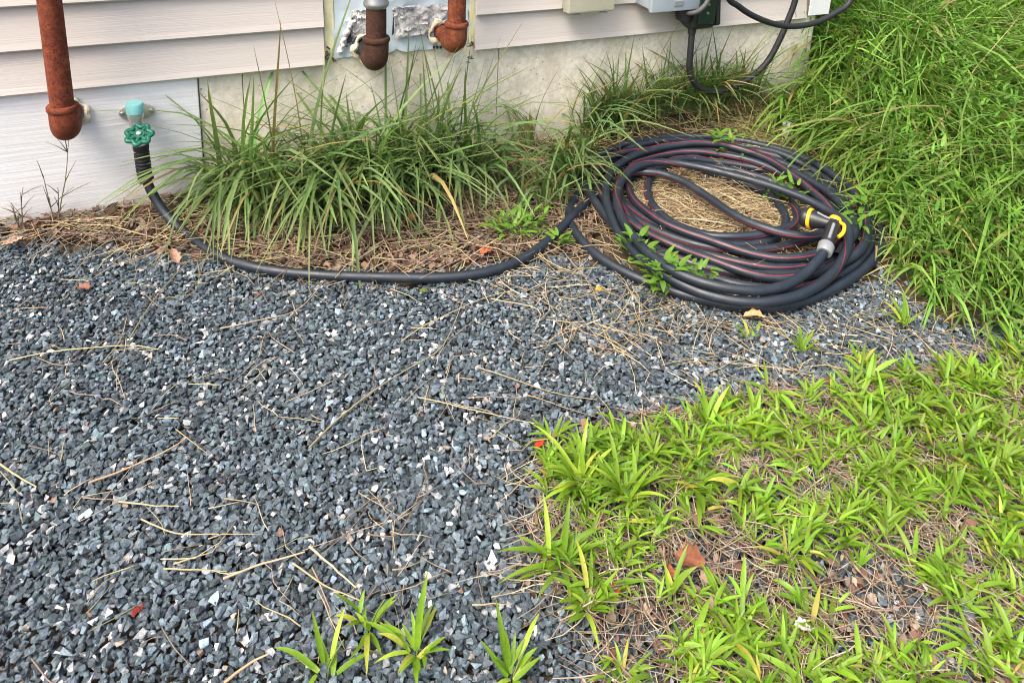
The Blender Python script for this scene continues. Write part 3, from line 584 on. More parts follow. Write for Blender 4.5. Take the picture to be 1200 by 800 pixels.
MB().tube([(0.001, ax_, -.046), (.003, -.058, -.056), (.005, -.064, -.066)], [.0165, .0168, .0150], 12).build('hose_nut', NICKEL, tap, smooth=True)

# ------------------------------------------------------------------ boxes and cables on the wall
def m_clear():
    m = Mat('yellowed_clear_plastic', .22, 0, .5); m.col(m.mix(m.noise(30, 4), (.66, .64, .50), (.78, .77, .66)))
    m.b.inputs['Transmission Weight'].default_value = .55; m.b.inputs['IOR'].default_value = 1.3; return m.m
a, b = onw(668, 0, 1.655), onw(721, 0, 1.655); zb = onw(695, 15, 1.655)[2]
t = empty('outlet_cover', ((a[0] + b[0]) / 2, 1.705, zb), 'yellowed clear weatherproof cover on the siding above the foundation', 'outlet cover')
hw_ = (b[0] - a[0]) / 2
MB().box((-hw_ * .92, -.012, .002), (hw_ * .92, .002, .165)).build('back_plate', GREYP, t, bevel=.003)
MB().prism([(-.050, .004), (-.046, -.001), (-.0125, -.003), (-.0125, .17), (-.044, .17), (-.050, .164)], 'x', -hw_, hw_).build('cover', m_clear(), t, bevel=.004, smooth=True)
MB().box((-hw_ * .5, -.020, .05), (hw_ * .5, -.0122, .14)).build('socket', VINYLW, t, bevel=.003)
MB().box((-hw_ * .75, -.046, -.006), (-hw_ * .45, -.030, -.0032)).build('catch', GREYP, t)
MB().box((hw_ * .45, -.046, -.006), (hw_ * .75, -.030, -.0032)).build('catch', GREYP, t)
a, b = onw(764, 0, 1.62), onw(825, 0, 1.62); zb = onw(800, 13, 1.62)[2]
t = empty('electrical_box', ((a[0] + b[0]) / 2, 1.705, zb), 'blue grey electrical box on the siding left of the black charging holster', 'electrical box')
w2 = (b[0] - a[0]) / 2
MB().box((-w2 * .93, -.070, .004), (w2 * .93, .004, .26)).build('housing', BLUEG, t, bevel=.006, smooth=True)
lid = MB().box((-w2, -.087, 0), (w2, -.0705, .264)).build('door', BLUEG, t, bevel=.005, smooth=True)
MB().box((-.014, -.0905, .016), (.014, -.0872, .030)).build('latch', GREYP, lid, bevel=.001)
MB().tube([(w2 * .5, -.035, .006), (w2 * .5, -.035, -.012)], [.016, .016], 16).build('gland', GREYP, t, smooth=True)
# holster with the charging plug
c0 = onw(826, 36, 1.615)
t = empty('charging_holster', (c0[0], 1.705, c0[2]), 'black cable holster with a charging plug beside the blue grey box', 'charging holster')
pr = [(-.085, .012), (-.062, .000), (-.022, .010), (.002, .030), (.002, .20), (-.030, .21), (-.085, .16)]
MB().prism([(a_, b_ - .006) for a_, b_ in pr], 'x', -.034, .036).build('holster_body', BLACKP, t, bevel=.006, smooth=True)
MB().prism([(-.094, .020), (-.0855, .014), (-.0855, .15), (-.094, .14)], 'x', -.026, .028).build('face_plate', plain('dark_green_plastic', (.012, .026, .022), .35), t, bevel=.003, smooth=True)
MB().prism([(-.090, .012), (-.050, -.004), (-.030, .02), (-.030, .12), (-.070, .15)], 'x', .037, .052).build('side_clip', BLACKP, t, bevel=.004, smooth=True)
MB().prism([(-.080, .022), (-.035, .018), (-.020, .05), (-.030, .075), (-.075, .07)], 'x', -.062, -.035).build('plug_grip', BLACKP, t, bevel=.008, smooth=True)
for zz in (.05, .075):
    MB().tube([(0, -.0941, zz), (0, -.097, zz)], .0035, 10).build('screw', STEEL, t)
cb0 = np.array([c0[0] - .022, 1.640, c0[2] + .004])
MB().tube([cb0 - np.array([c0[0], 1.705, c0[2]]) + np.array([0, 0, .016]), cb0 - np.array([c0[0], 1.705, c0[2]]) - np.array([.002, 0, .020])], [.0135, .0105], 14).build('cable_boot', BLACKR, t, smooth=True)
def cable(name, pts, r, label, mat=BLACKR):
    P = catmull(np.array(pts), 10); o = P[0].copy(); V, F = tube_np(P - o, r, 14)
    ob = MB().add(V, F).build(name, mat, None, smooth=True); ob.location = o; return tag(ob, label, 'cable')
yc = 1.635
cable('charging_cable', [cb0 - np.array([.001, 0, .014])] + [onw(px, py, yc) for px, py in ((809, 62), (808, 82), (814, 98), (830, 107), (848, 106), (866, 99), (886, 86), (901, 70), (914, 46), (925, 20), (932, 0))] + [onw(932, 0, yc) + np.array([.015, 0, .12]), onw(932, 0, yc) + np.array([-.06, .04, .30])], .0088,
      'black charging cable hanging from the holster in a loop against the foundation')
yc = 1.585
cable('charging_cable', [onw(846, 0, 1.60) + np.array([0, .01, .16])] + [onw(px, py, yc) for px, py in ((852, -8), (866, 8), (885, 20), (910, 29), (932, 31), (955, 27), (978, 16), (998, -2))] + [onw(998, -2, yc) + np.array([.03, .02, .14]), onw(998, -2, yc) + np.array([-.06, .08, .30])], .0085,
      'black charging cable looping in front of the white corner trim')
gp = catmull([onw(803, 14, 1.655), onw(808, 16, 1.62), onw(819, 13, 1.60), onw(829, 2, 1.598), onw(832, -14, 1.61)], 8)
ob = MB().add(*tube_np(gp - gp[0], .0068, 12)).build('conduit_whip', plain('dark_grey_plastic', (.06, .063, .066), .6), None, smooth=True); ob.location = gp[0]
tag(ob, 'short grey conduit curving from the electrical box behind the holster', 'conduit')
# white stub in the grass
p = at(921, 160, .02)
t = empty('marker_stub', (p[0], p[1], .0), 'small white plastic stub standing in the grass behind the coil', 'marker')
MB().tube([(0, 0, -.02), (.002, .002, .052)], [.0125, .0125], 16).build('tube', VINYLW, t, smooth=True)
MB().tube([(.002, .002, .051), (.002, .002, .053), (.0022, .0022, .060), (.0022, .0022, .061)], [.0125, .0145, .0145, .0125], 16).build('cap', VINYLW, t, smooth=True)

# ------------------------------------------------------------------ grass and litter builders
def ribbons(base, az, el, L, W, bend, segs=5, fold=.25, roll=None, prof='blade', curl=None, bp=1.25, floor=True):
    """long leaves as folded strips: (n,k,3) points and faces"""
    n = len(base); P = np.zeros((n, segs + 1, 3)); D = np.zeros_like(P); P[:, 0] = base
    t = np.linspace(0, 1, segs + 1)
    curl = np.zeros(n) if curl is None else curl; roll = np.zeros(n) if roll is None else roll
    tt = t ** bp if bp < 2 else np.clip(t / .8, 0, 1) ** 2 * (3 - 2 * np.clip(t / .8, 0, 1)); E = el[:, None] - bend[:, None] * tt[None]; A = az[:, None] + curl[:, None] * t[None]
    D = np.stack([np.cos(E) * np.cos(A), np.cos(E) * np.sin(A), np.sin(E)], -1)
    for i in range(segs): P[:, i + 1] = P[:, i] + (D[:, i] + D[:, i + 1]) * .5 * (L / segs)[:, None]
    if floor:
        g = gz(P[..., 0], P[..., 1]) + .006; P[..., 2] = np.maximum(P[..., 2], np.minimum(g + .001 * np.arange(segs + 1)[None], P[:, :1, 2] + .03))
    S = np.stack([-np.sin(A), np.cos(A), np.zeros_like(A)], -1); N = np.cross(D, S)
    N *= -np.sign(N[..., 2:3] + 1e-9)*-1
    cr_, sr = np.cos(roll)[:, None, None], np.sin(roll)[:, None, None]
    S2 = S * cr_ + N * sr; N2 = N * cr_ - S * sr
    if prof == 'blade': w_ = np.minimum(1, .6 + 1.6 * t) * np.clip(1 - t, 0, 1) ** .55
    elif prof == 'lance': w_ = np.sin(np.pi * np.clip(.16 + .84 * t, 0, 1) ** .85) ** .8
    else: w_ = np.ones_like(t) * np.minimum(1, (1.02 - t) * 6)
    w_ = np.maximum(w_, .04); h = W[:, None, None] * .5 * w_[None, :, None]
    V = np.stack([P - S2 * h, P - N2 * h * fold * 2, P + S2 * h], 2)
    k = 3; ii = np.arange((segs + 1) * k).reshape(segs + 1, k)
    q = np.concatenate([np.stack([ii[:-1, j], ii[:-1, j + 1], ii[1:, j + 1], ii[1:, j]], -1) for j in (0, 1)])
    F = (q[None] + (np.arange(n) * (segs + 1) * k)[:, None, None]).reshape(-1, 4)
    return V.reshape(-1, 3), F, (segs + 1) * k, t
def cgrad(c, t, tip, amt=.5):            # colour along the leaf: tips yellower
    g = np.repeat(np.clip((t - .55) / .45, 0, 1) ** 1.5 * amt, 3)
    return (c[:, None] * (1 - g)[None, :, None] + np.asarray(tip)[None, None] * g[None, :, None]).reshape(-1, 3)
class Veg:
    def __init__(s): s.V = []; s.F = []; s.C = []; s.n = 0
    def add(s, V, F, Cc): s.V.append(V); s.F.append(F + s.n); s.C.append(Cc); s.n += len(V); return s
    def ribs(s, base, az, el, L, W, bend, c, tip=(.30, .27, .09), amt=.35, **kw):
        V, F, k, t = ribbons(base, az, el, L, W, bend, **kw); return s.add(V, F, cgrad(c, t, tip, amt))
    def straws(s, base, az, el, L, Rr, c, curl=.3, n=3, bend=None, kink=.25):
        m = len(base); P = np.zeros((m, n + 1, 3)); P[:, 0] = base; A = az.copy(); E = el.copy()
        for i in range(n):
            P[:, i + 1] = P[:, i] + np.stack([np.cos(E) * np.cos(A), np.cos(E) * np.sin(A), np.sin(E)], -1) * (L / n)[:, None]
            A = A + rng.randn(m) * curl; E = E * .6 + rng.randn(m) * kink * .3 - (0 if bend is None else bend)
        a = np.arange(3) * 2.094
        S = np.stack([-np.sin(az), np.cos(az), 0 * az], -1)[:, None, None]; U = np.array([0, 0, 1.0])[None, None, None]
        tp = np.linspace(1, .45, n + 1)[None, :, None, None]
        V = P[:, :, None] + Rr[:, None, None, None] * tp * (np.cos(a)[None, None, :, None] * S + np.sin(a)[None, None, :, None] * U)
        ii = np.arange((n + 1) * 3).reshape(n + 1, 3)
        q = np.concatenate([np.stack([ii[:-1, j], ii[:-1, (j + 1) % 3], ii[1:, (j + 1) % 3], ii[1:, j]], -1) for j in range(3)])
        F = (q[None] + (np.arange(m) * (n + 1) * 3)[:, None, None]).reshape(-1, 4)
        return s.add(V.reshape(-1, 3), F, np.repeat(c, (n + 1) * 3, 0))
    def build(s, name, mat, parent=None, smooth=True, origin=None):
        V = np.vstack(s.V)
        if origin is not None: V = V - np.asarray(origin)
        return link(name, mesh_np(name, V, [np.vstack(s.F)], mat, np.vstack(s.C), smooth), parent, origin)
def N_(n, m, s): return m + rng.randn(n) * s
def U_(n, a, b): return rng.uniform(a, b, n)
def hue(n, c, v=.18, h=.08): return np.clip(np.array(c)[None] * np.exp(rng.randn(n) * v)[:, None] * (1 + rng.randn(n, 3) * h), .003, .9)
def zg(p, dz=0): return np.column_stack([p, gz(p[:, 0], p[:, 1]) + dz])
STRAW = (.40, .325, .20); GREY = (.26, .21, .16)

# dead leaves and straw between the gravel and the wall
PL = poly([(-80, 296), (0, 285), (130, 290), (220, 302), (300, 322), (420, 318), (560, 312), (640, 298), (690, 300), (700, 250), (690, 195), (650, 178), (560, 188), (420, 206), (300, 225), (170, 248), (0, 264), (-80, 272)])
PCR = poly([(640, 520), (740, 490), (900, 465), (1190, 420), (1260, 430), (1330, 840), (690, 840), (700, 740), (600, 690), (630, 600)])
def chips(P, n, smin, smax, cols, lift):
    p = scatter(P, n); v = Veg(); az = U_(n, 0, 6.28); L = U_(n, smin, smax)
    pk = rng.randint(0, len(cols), n); c = np.array(cols)[pk] * np.exp(rng.randn(n) * .3)[:, None]
    v.ribs(zg(p, .001) + np.column_stack([0 * L, 0 * L, U_(n, 0, lift)]), az, N_(n, .25, .35), L, L * U_(n, .35, .75), N_(n, .7, .9), c, tip=(.2, .13, .08), amt=.2, segs=3, fold=.3, roll=N_(n, 0, .5), prof='lance', floor=False)
    return v
BR = [(.14, .08, .06), (.20, .125, .09), (.10, .06, .048), (.28, .20, .155), (.17, .095, .075), (.24, .19, .15)]
v = chips(PL, 6800, .008, .026, BR, .016)
v2 = chips(PCR, 2200, .006, .018, BR, .008); v2.V = [q + np.array([0, 0, .010]) for q in v2.V]; v.add(v2.V[0], v2.F[0], v2.C[0])
tag(v.build('leaf_litter', DRYM), 'brown dead leaves and bark crumbs heaped along the wall and strewn among the weeds', 'leaf litter', kind='stuff')
PC = poly([(740, 215), (770, 195), (840, 200), (900, 220), (940, 245), (935, 275), (870, 285), (800, 270), (752, 250)])
PCO = poly([(665, 265), (690, 190), (760, 158), (880, 160), (990, 215), (1030, 270), (1000, 320), (900, 360), (780, 335)])
PGR = poly([(560, 330), (700, 305), (800, 345), (870, 370), (1000, 365), (1040, 330), (1190, 415), (1190, 440), (900, 470), (700, 420)])
PBK = poly([(640, 195), (700, 160), (830, 128), (900, 120), (1000, 180), (1040, 260), (1045, 320), (1000, 260), (930, 185), (800, 150), (690, 185)])
v = Veg()
for P, n, l0, l1, lift, cc in ((PL, 1300, .06, .18, .016, STRAW), (PL, 800, .06, .16, .02, GREY), (PC, 900, .06, .16, .008, STRAW), (PC, 260, .06, .16, .010, (.55, .45, .28)), (PC, 600, .05, .12, .008, (.20, .13, .075)), (PCO, 700, .05, .13, .004, STRAW), (PCR, 3000, .025, .09, .010, (.38, .32, .23)), (PCR, 1200, .03, .08, .012, (.22, .16, .11)), (PGR, 420, .04, .12, .010, STRAW), (PBK, 1000, .06, .18, .015, (.32, .28, .14))):
    p = scatter(P, n); z = U_(n, .006, .006 + lift)
    if P is PCR:
        k = vnoise(p[:, 0], p[:, 1], .10, 17) > .26; p, z = p[k], z[k] + .008; n = len(p)
    v.straws(zg(p, 0) + np.column_stack([0 * z, 0 * z, z]), U_(n, 0, 6.28), N_(n, 0, .14), U_(n, l0, l1), U_(n, .0008, .0018) * (.62 if P is PCR else (.75 if P is PGR else 1)), hue(n, cc, .25, .05), curl=.28)
tag(v.build('straw_thatch', DRYM), 'loose tan thatch of dry grass under the coil and among the weeds', 'dry grass', kind='stuff')

# ------------------------------------------------------------------ tall grass along the wall
def stand(v, bases, Lm, Ls, az0, azs, el0, els, b0, bs, W, col, dry=.05, segs=7):
    n = len(bases); c = hue(n, col, .22, .07); k = rng.rand(n) < dry; c[k] = hue(k.sum(), (.34, .27, .12), .2, .05)
    v.ribs(bases, N_(n, az0, azs), np.clip(N_(n, el0, els), .5, 1.56), np.clip(N_(n, Lm, Ls), .06, .6), W * np.exp(rng.randn(n) * .22), np.clip(N_(n, b0, bs), .1, 2.7), c,
           segs=segs, fold=.22, roll=N_(n, 0, .3), curl=N_(n, 0, .2), bp=2.0)
GREEN = (.15, .25, .09)
PT = poly([(252, 238), (330, 228), (450, 212), (545, 203), (560, 222), (545, 242), (470, 254), (380, 262), (300, 264), (265, 254)])
v = Veg()
cl = scatter(PT, 46); b = np.repeat(cl, 15, 0) + rng.randn(46 * 15, 2) * .020; b[:, 1] = np.minimum(b[:, 1], 1.705)
k_ = rng.rand(len(b)) < .62
stand(v, zg(b[k_]), .31, .075, -1.75, 1.0, 1.46, .09, 1.35, .5, .0098, GREEN)
stand(v, zg(b[~k_]), .27, .07, -1.85, .8, 1.40, .11, 1.95, .4, .0105, GREEN)
b = scatter(PT, 80); stand(v, zg(b), .42, .06, -1.6, 1.3, 1.45, .08, 1.1, .6, .0095, GREEN)
b = scatter(PT, 260); stand(v, zg(b), .14, .04, -1.6, 1.4, 1.1, .25, .9, .5, .005, (.10, .15, .05), dry=.4)
tag(v.build('tall_grass', LEAF), 'dense clump of tall arching green grass between the tap and the bare soil', 'grass', kind='stuff')
PT2 = poly([(570, 205), (640, 190), (700, 172), (790, 148), (850, 130), (860, 120), (780, 135), (690, 155), (600, 185)])
PT3 = poly([(585, 225), (640, 215), (690, 200), (680, 235), (640, 250), (600, 250)])
v = Veg()
cl = scatter(PT2, 48); b = np.repeat(cl, 12, 0) + rng.randn(576, 2) * .018; b[:, 1] = np.minimum(b[:, 1], 1.715)
stand(v, zg(b), .215, .06, -1.9, 1.2, 1.45, .1, .95, .5, .0076, GREEN, dry=.1)
b = scatter(PT3, 60); stand(v, zg(b), .19, .05, -1.9, 1.0, 1.35, .15, 1.4, .5, .0085, GREEN)
b = scatter(poly([(645, 205), (680, 185), (700, 172), (690, 195), (668, 235)]), 70); stand(v, zg(b), .21, .05, -2.2, .7, 1.42, .12, 1.3, .4, .0085, GREEN)
b = scatter(PBK, 620); stand(v, zg(b), .10, .035, -2.0, 1.4, 1.2, .22, 1.2, .5, .0048, (.17, .22, .075), dry=.3)
tag(v.build('tall_grass', LEAF), 'thin upright green grass against the concrete behind the coil', 'grass', kind='stuff')

# ------------------------------------------------------------------ the meadow right of the house
def meadow_pts(n, x0, x1, y0, y1):
    E = poly([(838, 128), (900, 140), (960, 172), (1010, 215), (1035, 262), (1040, 318), (1100, 350), (1190, 398), (1320, 452)])
    p = np.column_stack([U_(n, x0, x1), U_(n, y0, y1)])
    # right of the edge line E (as x grows along it) and outside the house
    ex = np.interp(p[:, 1], E[::-1, 1], E[::-1, 0]); k = p[:, 0] > ex + (vnoise(p[:, 0], p[:, 1], .07, 5) - .5) * .10
    k &= ~((p[:, 0] < 1.86) & (p[:, 1] > 1.70)); return p[k]
MG = (.155, .305, .052)
v = Veg()
for n, x0, x1, y0, y1, Lm, W in ((12500, 1.2, 2.6, .5, 2.4, .31, .0072), (12500, 1.5, 3.8, .0, 3.6, .40, .0088), (7500, 1.5, 7, -.8, 7, .45, .014)):
    b = meadow_pts(n, x0, x1, y0, y1)
    # shorter by the gravel, longer behind
    far_ = ss(1.45, 2.1, b[:, 0]); m = len(b); cl = vnoise(b[:, 0], b[:, 1], .22, 12)
    c = hue(m, MG, .24, .08) * (.75 + .5 * cl)[:, None]; k = rng.rand(m) < .07; c[k] = hue(k.sum(), (.33, .29, .12), .2, .05)
    az = 3.75 + (vnoise(b[:, 0], b[:, 1], .35, 14) - .5) * 2.4 + rng.randn(m) * .5
    v.ribs(zg(b), az, np.clip(N_(m, 1.25, .18), .5, 1.5), np.clip(Lm * (.45 + .65 * far_) * np.exp(rng.randn(m) * .22), .06, .7), W * np.exp(rng.randn(m) * .2), np.clip(N_(m, 1.55, .4), .2, 2.5), c, segs=6, fold=.2, roll=N_(m, 0, .35), curl=N_(m, 0, .25), bp=2.0)
tag(v.build('meadow_grass', LEAF), 'thick bright green meadow grass leaning over beside the house corner', 'grass', kind='stuff')
# leafy stems standing in it
def leafy(v, p, h, col, nl=22, ll=.034, lw=.0065, lean=.2):
    az0 = rng.rand() * 6.28; t = np.linspace(.12, 1, nl)
    top = np.array([math.cos(az0) * lean * h, math.sin(az0) * lean * h, h]); st = p + top * t[:, None]
    az = az0 + np.arange(nl) * 2.4 + rng.randn(nl) * .3
    v.ribs(st, az, .75 - .5 * (1 - t) + rng.randn(nl) * .2, ll * (1.1 - .45 * t) * U_(nl, .8, 1.2), np.full(nl, lw) * U_(nl, .8, 1.2), N_(nl, .7, .3), hue(nl, col, .14, .06), tip=(.2, .3, .05), amt=.2, segs=4, fold=.15, prof='lance', floor=False)
    v.straws(p[None], np.array([az0]), np.array([math.atan2(h, lean * h)]), np.array([h * 1.0]), np.array([.0016]), np.array([[.10, .15, .05]]), curl=.02, kink=.01)
PW = poly([(1045, 300), (1040, 220), (1000, 130), (1080, 90), (1200, 110), (1300, 200), (1290, 370), (1190, 385), (1090, 335)])
v = Veg(); W_ = scatter(PW, 130)
for q in W_: leafy(v, np.array([q[0], q[1], float(gz(*q))]), U_(1, .12, .34)[0], (.14, .30, .04), nl=26, ll=.042)
tag(v.build('leafy_weeds', LEAF), 'thicket of narrow leaved green weeds right of the coiled hose', 'weeds', kind='stuff')

# ------------------------------------------------------------------ crabgrass in the foreground
CRAB = (.165, .305, .022)
def yellowed(c):
    k = rng.rand(len(c)) < .03; c[k] = hue(k.sum(), (.36, .35, .06), .15, .05); return c
def crab_plant(v, p, size, nt, col, ring=None):
    for k in range(nt):
        az = rng.rand() * 6.28 if ring is None else ring[k % len(ring)] + rng.randn() * .15
        el = rng.uniform(.35, 1.25); ln = size * rng.uniform(.35, .9); nl = rng.randint(3, 6)
        t = np.linspace(.15, 1, nl); d = np.array([math.cos(az) * math.cos(el), math.sin(az) * math.cos(el), math.sin(el)])
        st = p + d * (ln * t)[:, None]
        la = az + np.where(np.arange(nl) % 2 == 0, 1, -1) * rng.uniform(.35, 1.0, nl); la[-1] = az + rng.randn() * .2
        L = size * rng.uniform(.75, 1.35, nl) * (1.05 - .25 * t)
        v.ribs(st, la, np.clip(el * .75 + rng.randn(nl) * .25, .1, 1.35), L, L * rng.uniform(.12, .175, nl), N_(nl, .75, .35), yellowed(hue(nl, col, .2, .07)), tip=(.34, .40, .06), amt=.22, segs=6, fold=.16, prof='lance', roll=N_(nl, 0, .25), bp=1.3)
        v.straws(p[None], np.array([az]), np.array([el]), np.array([ln]), np.array([.0013]), np.array([[.18, .26, .06]]), curl=.03, kink=.02)
gaps = [(at(720, 735)[:2], .05), (at(790, 655)[:2], .055), (at(835, 690)[:2], .045), (at(1010, 715)[:2], .07), (at(930, 590)[:2], .045), (at(700, 700)[:2], .04), (at(850, 560)[:2], .035), (at(1090, 640)[:2], .035), (at(760, 745)[:2], .05), (at(1080, 740)[:2], .05), (at(1170, 740)[:2], .04)]
v = Veg(); Q = scatter(PCR, 1150)
den = vnoise(Q[:, 0], Q[:, 1], .085, 23); e_ = Q + np.column_stack([vnoise(Q[:, 0], Q[:, 1], .05, 51), vnoise(Q[:, 0], Q[:, 1], .05, 52)]) * .12 - .06; keep = (den > .24) & inside(PCR, e_[:, 0], e_[:, 1])
for g_, r_ in gaps: keep &= (np.linalg.norm(Q - g_, axis=1) > r_) | (rng.rand(len(Q)) < .36)
for q in Q[keep]:
    yel = vnoise(np.array([q[0]]), np.array([q[1]]), .12, 31)[0]
    crab_plant(v, np.array([q[0], q[1], .009]), rng.choice((.020, .024, .028, .033, .042)) * rng.uniform(.9, 1.1), rng.randint(1, 4), np.array(CRAB) * (.85 + .35 * yel))
tag(v.build('crabgrass_mat', LEAF), 'bright yellow green crabgrass mat growing through the gravel in the foreground', 'crabgrass', kind='stuff')

# single tufts, each with its leaves
LP_ = []
for k in range(14):
    b_ = .25 + .1 * k; hu = CRAB if k < 11 else ((.24, .34, .04) if k < 13 else (.30, .35, .05)); V, F, kk, t_ = ribbons(np.zeros((1, 3)), np.zeros(1), np.array([.15]), np.ones(1) * .1, np.array([.0115 + .001 * (k % 4)]), np.array([b_ * .7]), segs=7, fold=.16, prof='lance', floor=False, curl=np.array([(k % 5 - 2) * .12]), bp=1.3)
    LP_.append(mesh_np('leaf', V, [F], LEAF, cgrad(hue(1, hu, .16, .06), t_, (.34, .40, .06), .2), True))
BP_ = []
for k in range(8):
    V, F, kk, t_ = ribbons(np.zeros((1, 3)), np.zeros(1), np.array([.1]), np.ones(1) * .04, np.array([.013 + .001 * (k % 3)]), np.array([.5 + .1 * k]), segs=5, fold=.14, prof='lance', floor=False)
    BP_.append(mesh_np('leaf', V, [F], LEAF, cgrad(hue(1, (.13, .28, .035), .12, .05), t_, (.2, .34, .05), .2), True))
def put_leaf(protos, parent, loc, az, el, sl, sw=None):
    o = link('leaf', protos[rng.randint(len(protos))], parent)
    o.matrix_local = Matrix.Translation(loc) @ Matrix.Rotation(az, 4, 'Z') @ Matrix.Rotation(-el, 4, 'Y') @ Matrix.Diagonal((sl, sl if sw is None else sw, sl, 1)); return o
def tuft(px, py, leaves, label, h=.012, stem=.03, kind='crabgrass tuft'):
    p = at(px, py, .006); t = empty('crabgrass_tuft', p, label, kind, 'single crabgrass tufts on the gravel')
    for az, el, L in leaves:
        ao = az + rng.randn() * .5; ro = rng.uniform(.002, .016)
        put_leaf(LP_, t, Vector((math.cos(ao) * ro, math.sin(ao) * ro, h * .5 + ro * (.3 + .9 * el))), az + rng.randn() * .3, el * rng.uniform(.75, 1.05), L * rng.uniform(5.2, 7.4), .34 + L * 2.2)
        for _ in range(rng.randint(0, 3)): put_leaf(LP_, t, Vector((math.cos(ao) * ro * .6, math.sin(ao) * ro * .6, h * .5 + ro * .4 * el)), az + rng.choice((-1, 1)) * rng.uniform(.4, 1.1), el * rng.uniform(.4, .9), L * rng.uniform(3, 5.5), .30 + L * 2.0)
    sv = Veg(); sv.straws(np.array([[0, 0, -.004]]), np.array([.5]), np.array([1.4]), np.array([h + stem]), np.array([.002]), np.array([[.18, .26, .06]]), curl=.02, kink=.02); sv.build('stem', LEAF, t)
    return t
def fan(n, az0, spread, e0, e1, l0, l1): return [(az0 + rng.uniform(-spread, spread), rng.uniform(e0, e1), rng.uniform(l0, l1)) for _ in range(n)]
SCREEN_R = -.41      # world heading of the picture's right
tuft(432, 742, fan(9, 0, 3.1, .3, 1.2, .04, .075), 'small bushy crabgrass tuft alone on the gravel, upper of the bottom pair')
tuft(487, 772, fan(11, 0, 3.1, .2, 1.0, .05, .08) + [(1.9, 1.25, .13), (1.2, 1.2, .10)], 'crabgrass tuft with one tall upright blade near the bottom edge')
tuft(383, 792, [(2.0, 1.3, .08), (1.0, 1.0, .07), (2.8, .5, .08), (.2, .3, .06), (3.4, .2, .05)], 'leftmost crabgrass tuft, cut by the bottom edge')
tuft(600, 800, [(1.9, 1.3, .08), (1.1, 1.15, .08), (2.7, .8, .09), (.6, .7, .08), (-.3, .6, .06)], 'crabgrass tuft at the bottom edge right of the tall bladed one')
tuft(655, 668, [(2.75, .35, .13), (2.9, .2, .12), (2.4, .6, .10), (3.3, .2, .09), (1.6, 1.1, .11), (1.2, 1.2, .11), (.6, .8, .10), (0, .6, .10), (-.6, .4, .09), (-1.3, .5, .08), (4.0, .5, .07)], 'crabgrass tuft with a long leaf reaching left over the gravel')
tuft(680, 575, fan(20, 1.8, 2.2, .4, 1.3, .07, .13), 'large crabgrass tuft at the upper left of the green patch')
tuft(735, 590, fan(20, 1.5, 2.4, .4, 1.3, .07, .12), 'broad crabgrass tuft just right of the patch corner')
tuft(690, 720, fan(12, 1.6, 2.6, .3, 1.2, .05, .10), 'crabgrass tuft below the long leafed one')
tuft(940, 415, fan(8, 1.5, 2.6, .3, 1.3, .03, .07), 'small grass sprout on gravel just below the coil')
tuft(876, 400, fan(4, 1.5, 1.8, .6, 1.3, .03, .05), 'tiny grass sprout below the coil beside the curled tan leaf')
tuft(1062, 385, fan(7, 1.7, 2.0, .6, 1.35, .04, .09), 'upright grass sprout on gravel right of the coil')
tuft(1010, 432, fan(6, 1.5, 2.6, .4, 1.2, .03, .06), 'small grass sprout on gravel above the green patch')
tuft(830, 505, fan(9, 1.7, 1.8, .6, 1.3, .05, .10), 'slender crabgrass tuft on the upper edge of the green patch')
# low broad leaved weeds
def weed(spots, label, n, spread, lo, hi, h=.035):
    p = at(*spots[0], .004); t = empty('broadleaf_weed', p, label, 'weed', None)
    for s_ in spots:
        c_ = at(*s_, .004) - p
        for k in range(int(n * 1.5)):
            a_ = rng.rand() * 6.28; r_ = spread * rng.rand() ** .6
            put_leaf(BP_, t, Vector((c_[0] + math.cos(a_) * r_, c_[1] + math.sin(a_) * r_, c_[2] + h * rng.uniform(.2, 1))), a_ + rng.randn() * .7, rng.uniform(.1, 1.0), rng.uniform(lo, hi) * .85)
        sv = Veg(); m = 6; sv.straws(np.tile(c_, (m, 1)), U_(m, 0, 6.28), U_(m, .4, 1.2), np.full(m, h * 1.1), np.full(m, .0015), hue(m, (.12, .2, .05)), curl=.05); sv.build('stem', LEAF, t)
    return t
weed([(597, 280), (620, 272)], 'low leafy green weed between the tall grass and the hose', 26, .042, .5, 1.0, .05)
weed([(652, 292)], 'small leafy green weed right beside the hose bend', 12, .018, .5, .9, .03)
weed([(745, 308), (768, 332), (782, 345)], 'leafy green weed creeping over the front strands of the coil', 20, .03, .6, 1.1, .062)
weed([(808, 336), (818, 344)], 'leafy weed lying across the front hose right of the creeping one', 14, .024, .5, .95, .06)
weed([(840, 186), (858, 190)], 'bright leaves poking up through the back of the coil', 11, .026, .6, 1.1, .085)
weed([(908, 236), (925, 240)], 'small leafy weed inside the coil left of the nozzle', 12, .022, .6, 1.0, .06)
weed([(1003, 268), (1000, 285), (1012, 262)], 'leafy weed inside the coil right of the nozzle', 9, .022, .7, 1.2, .075)

# ------------------------------------------------------------------ straws lying on the gravel
def straw(px, r=.0011, label=None, c=None, z=.0125):
    P = np.array([at(x, y, z + rng.uniform(-.002, .006)) for x, y in px]); P = catmull(P, 4) if len(P) > 2 else P
    P[:, :2] += np.cumsum(rng.randn(len(P), 2) * .0005, 0); o = P[0].copy(); V, F = tube_np(P - o, np.linspace(r, r * .55, len(P)), 5)
    me = mesh_np('straw_stalk', V, [np.array([f for f in F if len(f) == 4])], DRYM, np.tile(hue(1, c or STRAW, .18, .05), (len(V), 1)), True)
    return tag(link('straw_stalk', me, None, o), label or 'thin dry straw lying loose on the dark gravel', 'straw', 'straws scattered over the gravel')
straw([(362, 525), (400, 487), (440, 455), (480, 430), (520, 402), (545, 345)], .0016, 'longest bent straw running up the gravel towards the hose')
straw([(152, 397), (180, 352), (214, 313), (232, 305), (229, 342), (180, 350)], .0012, 'looped dry straw on gravel below the tap')
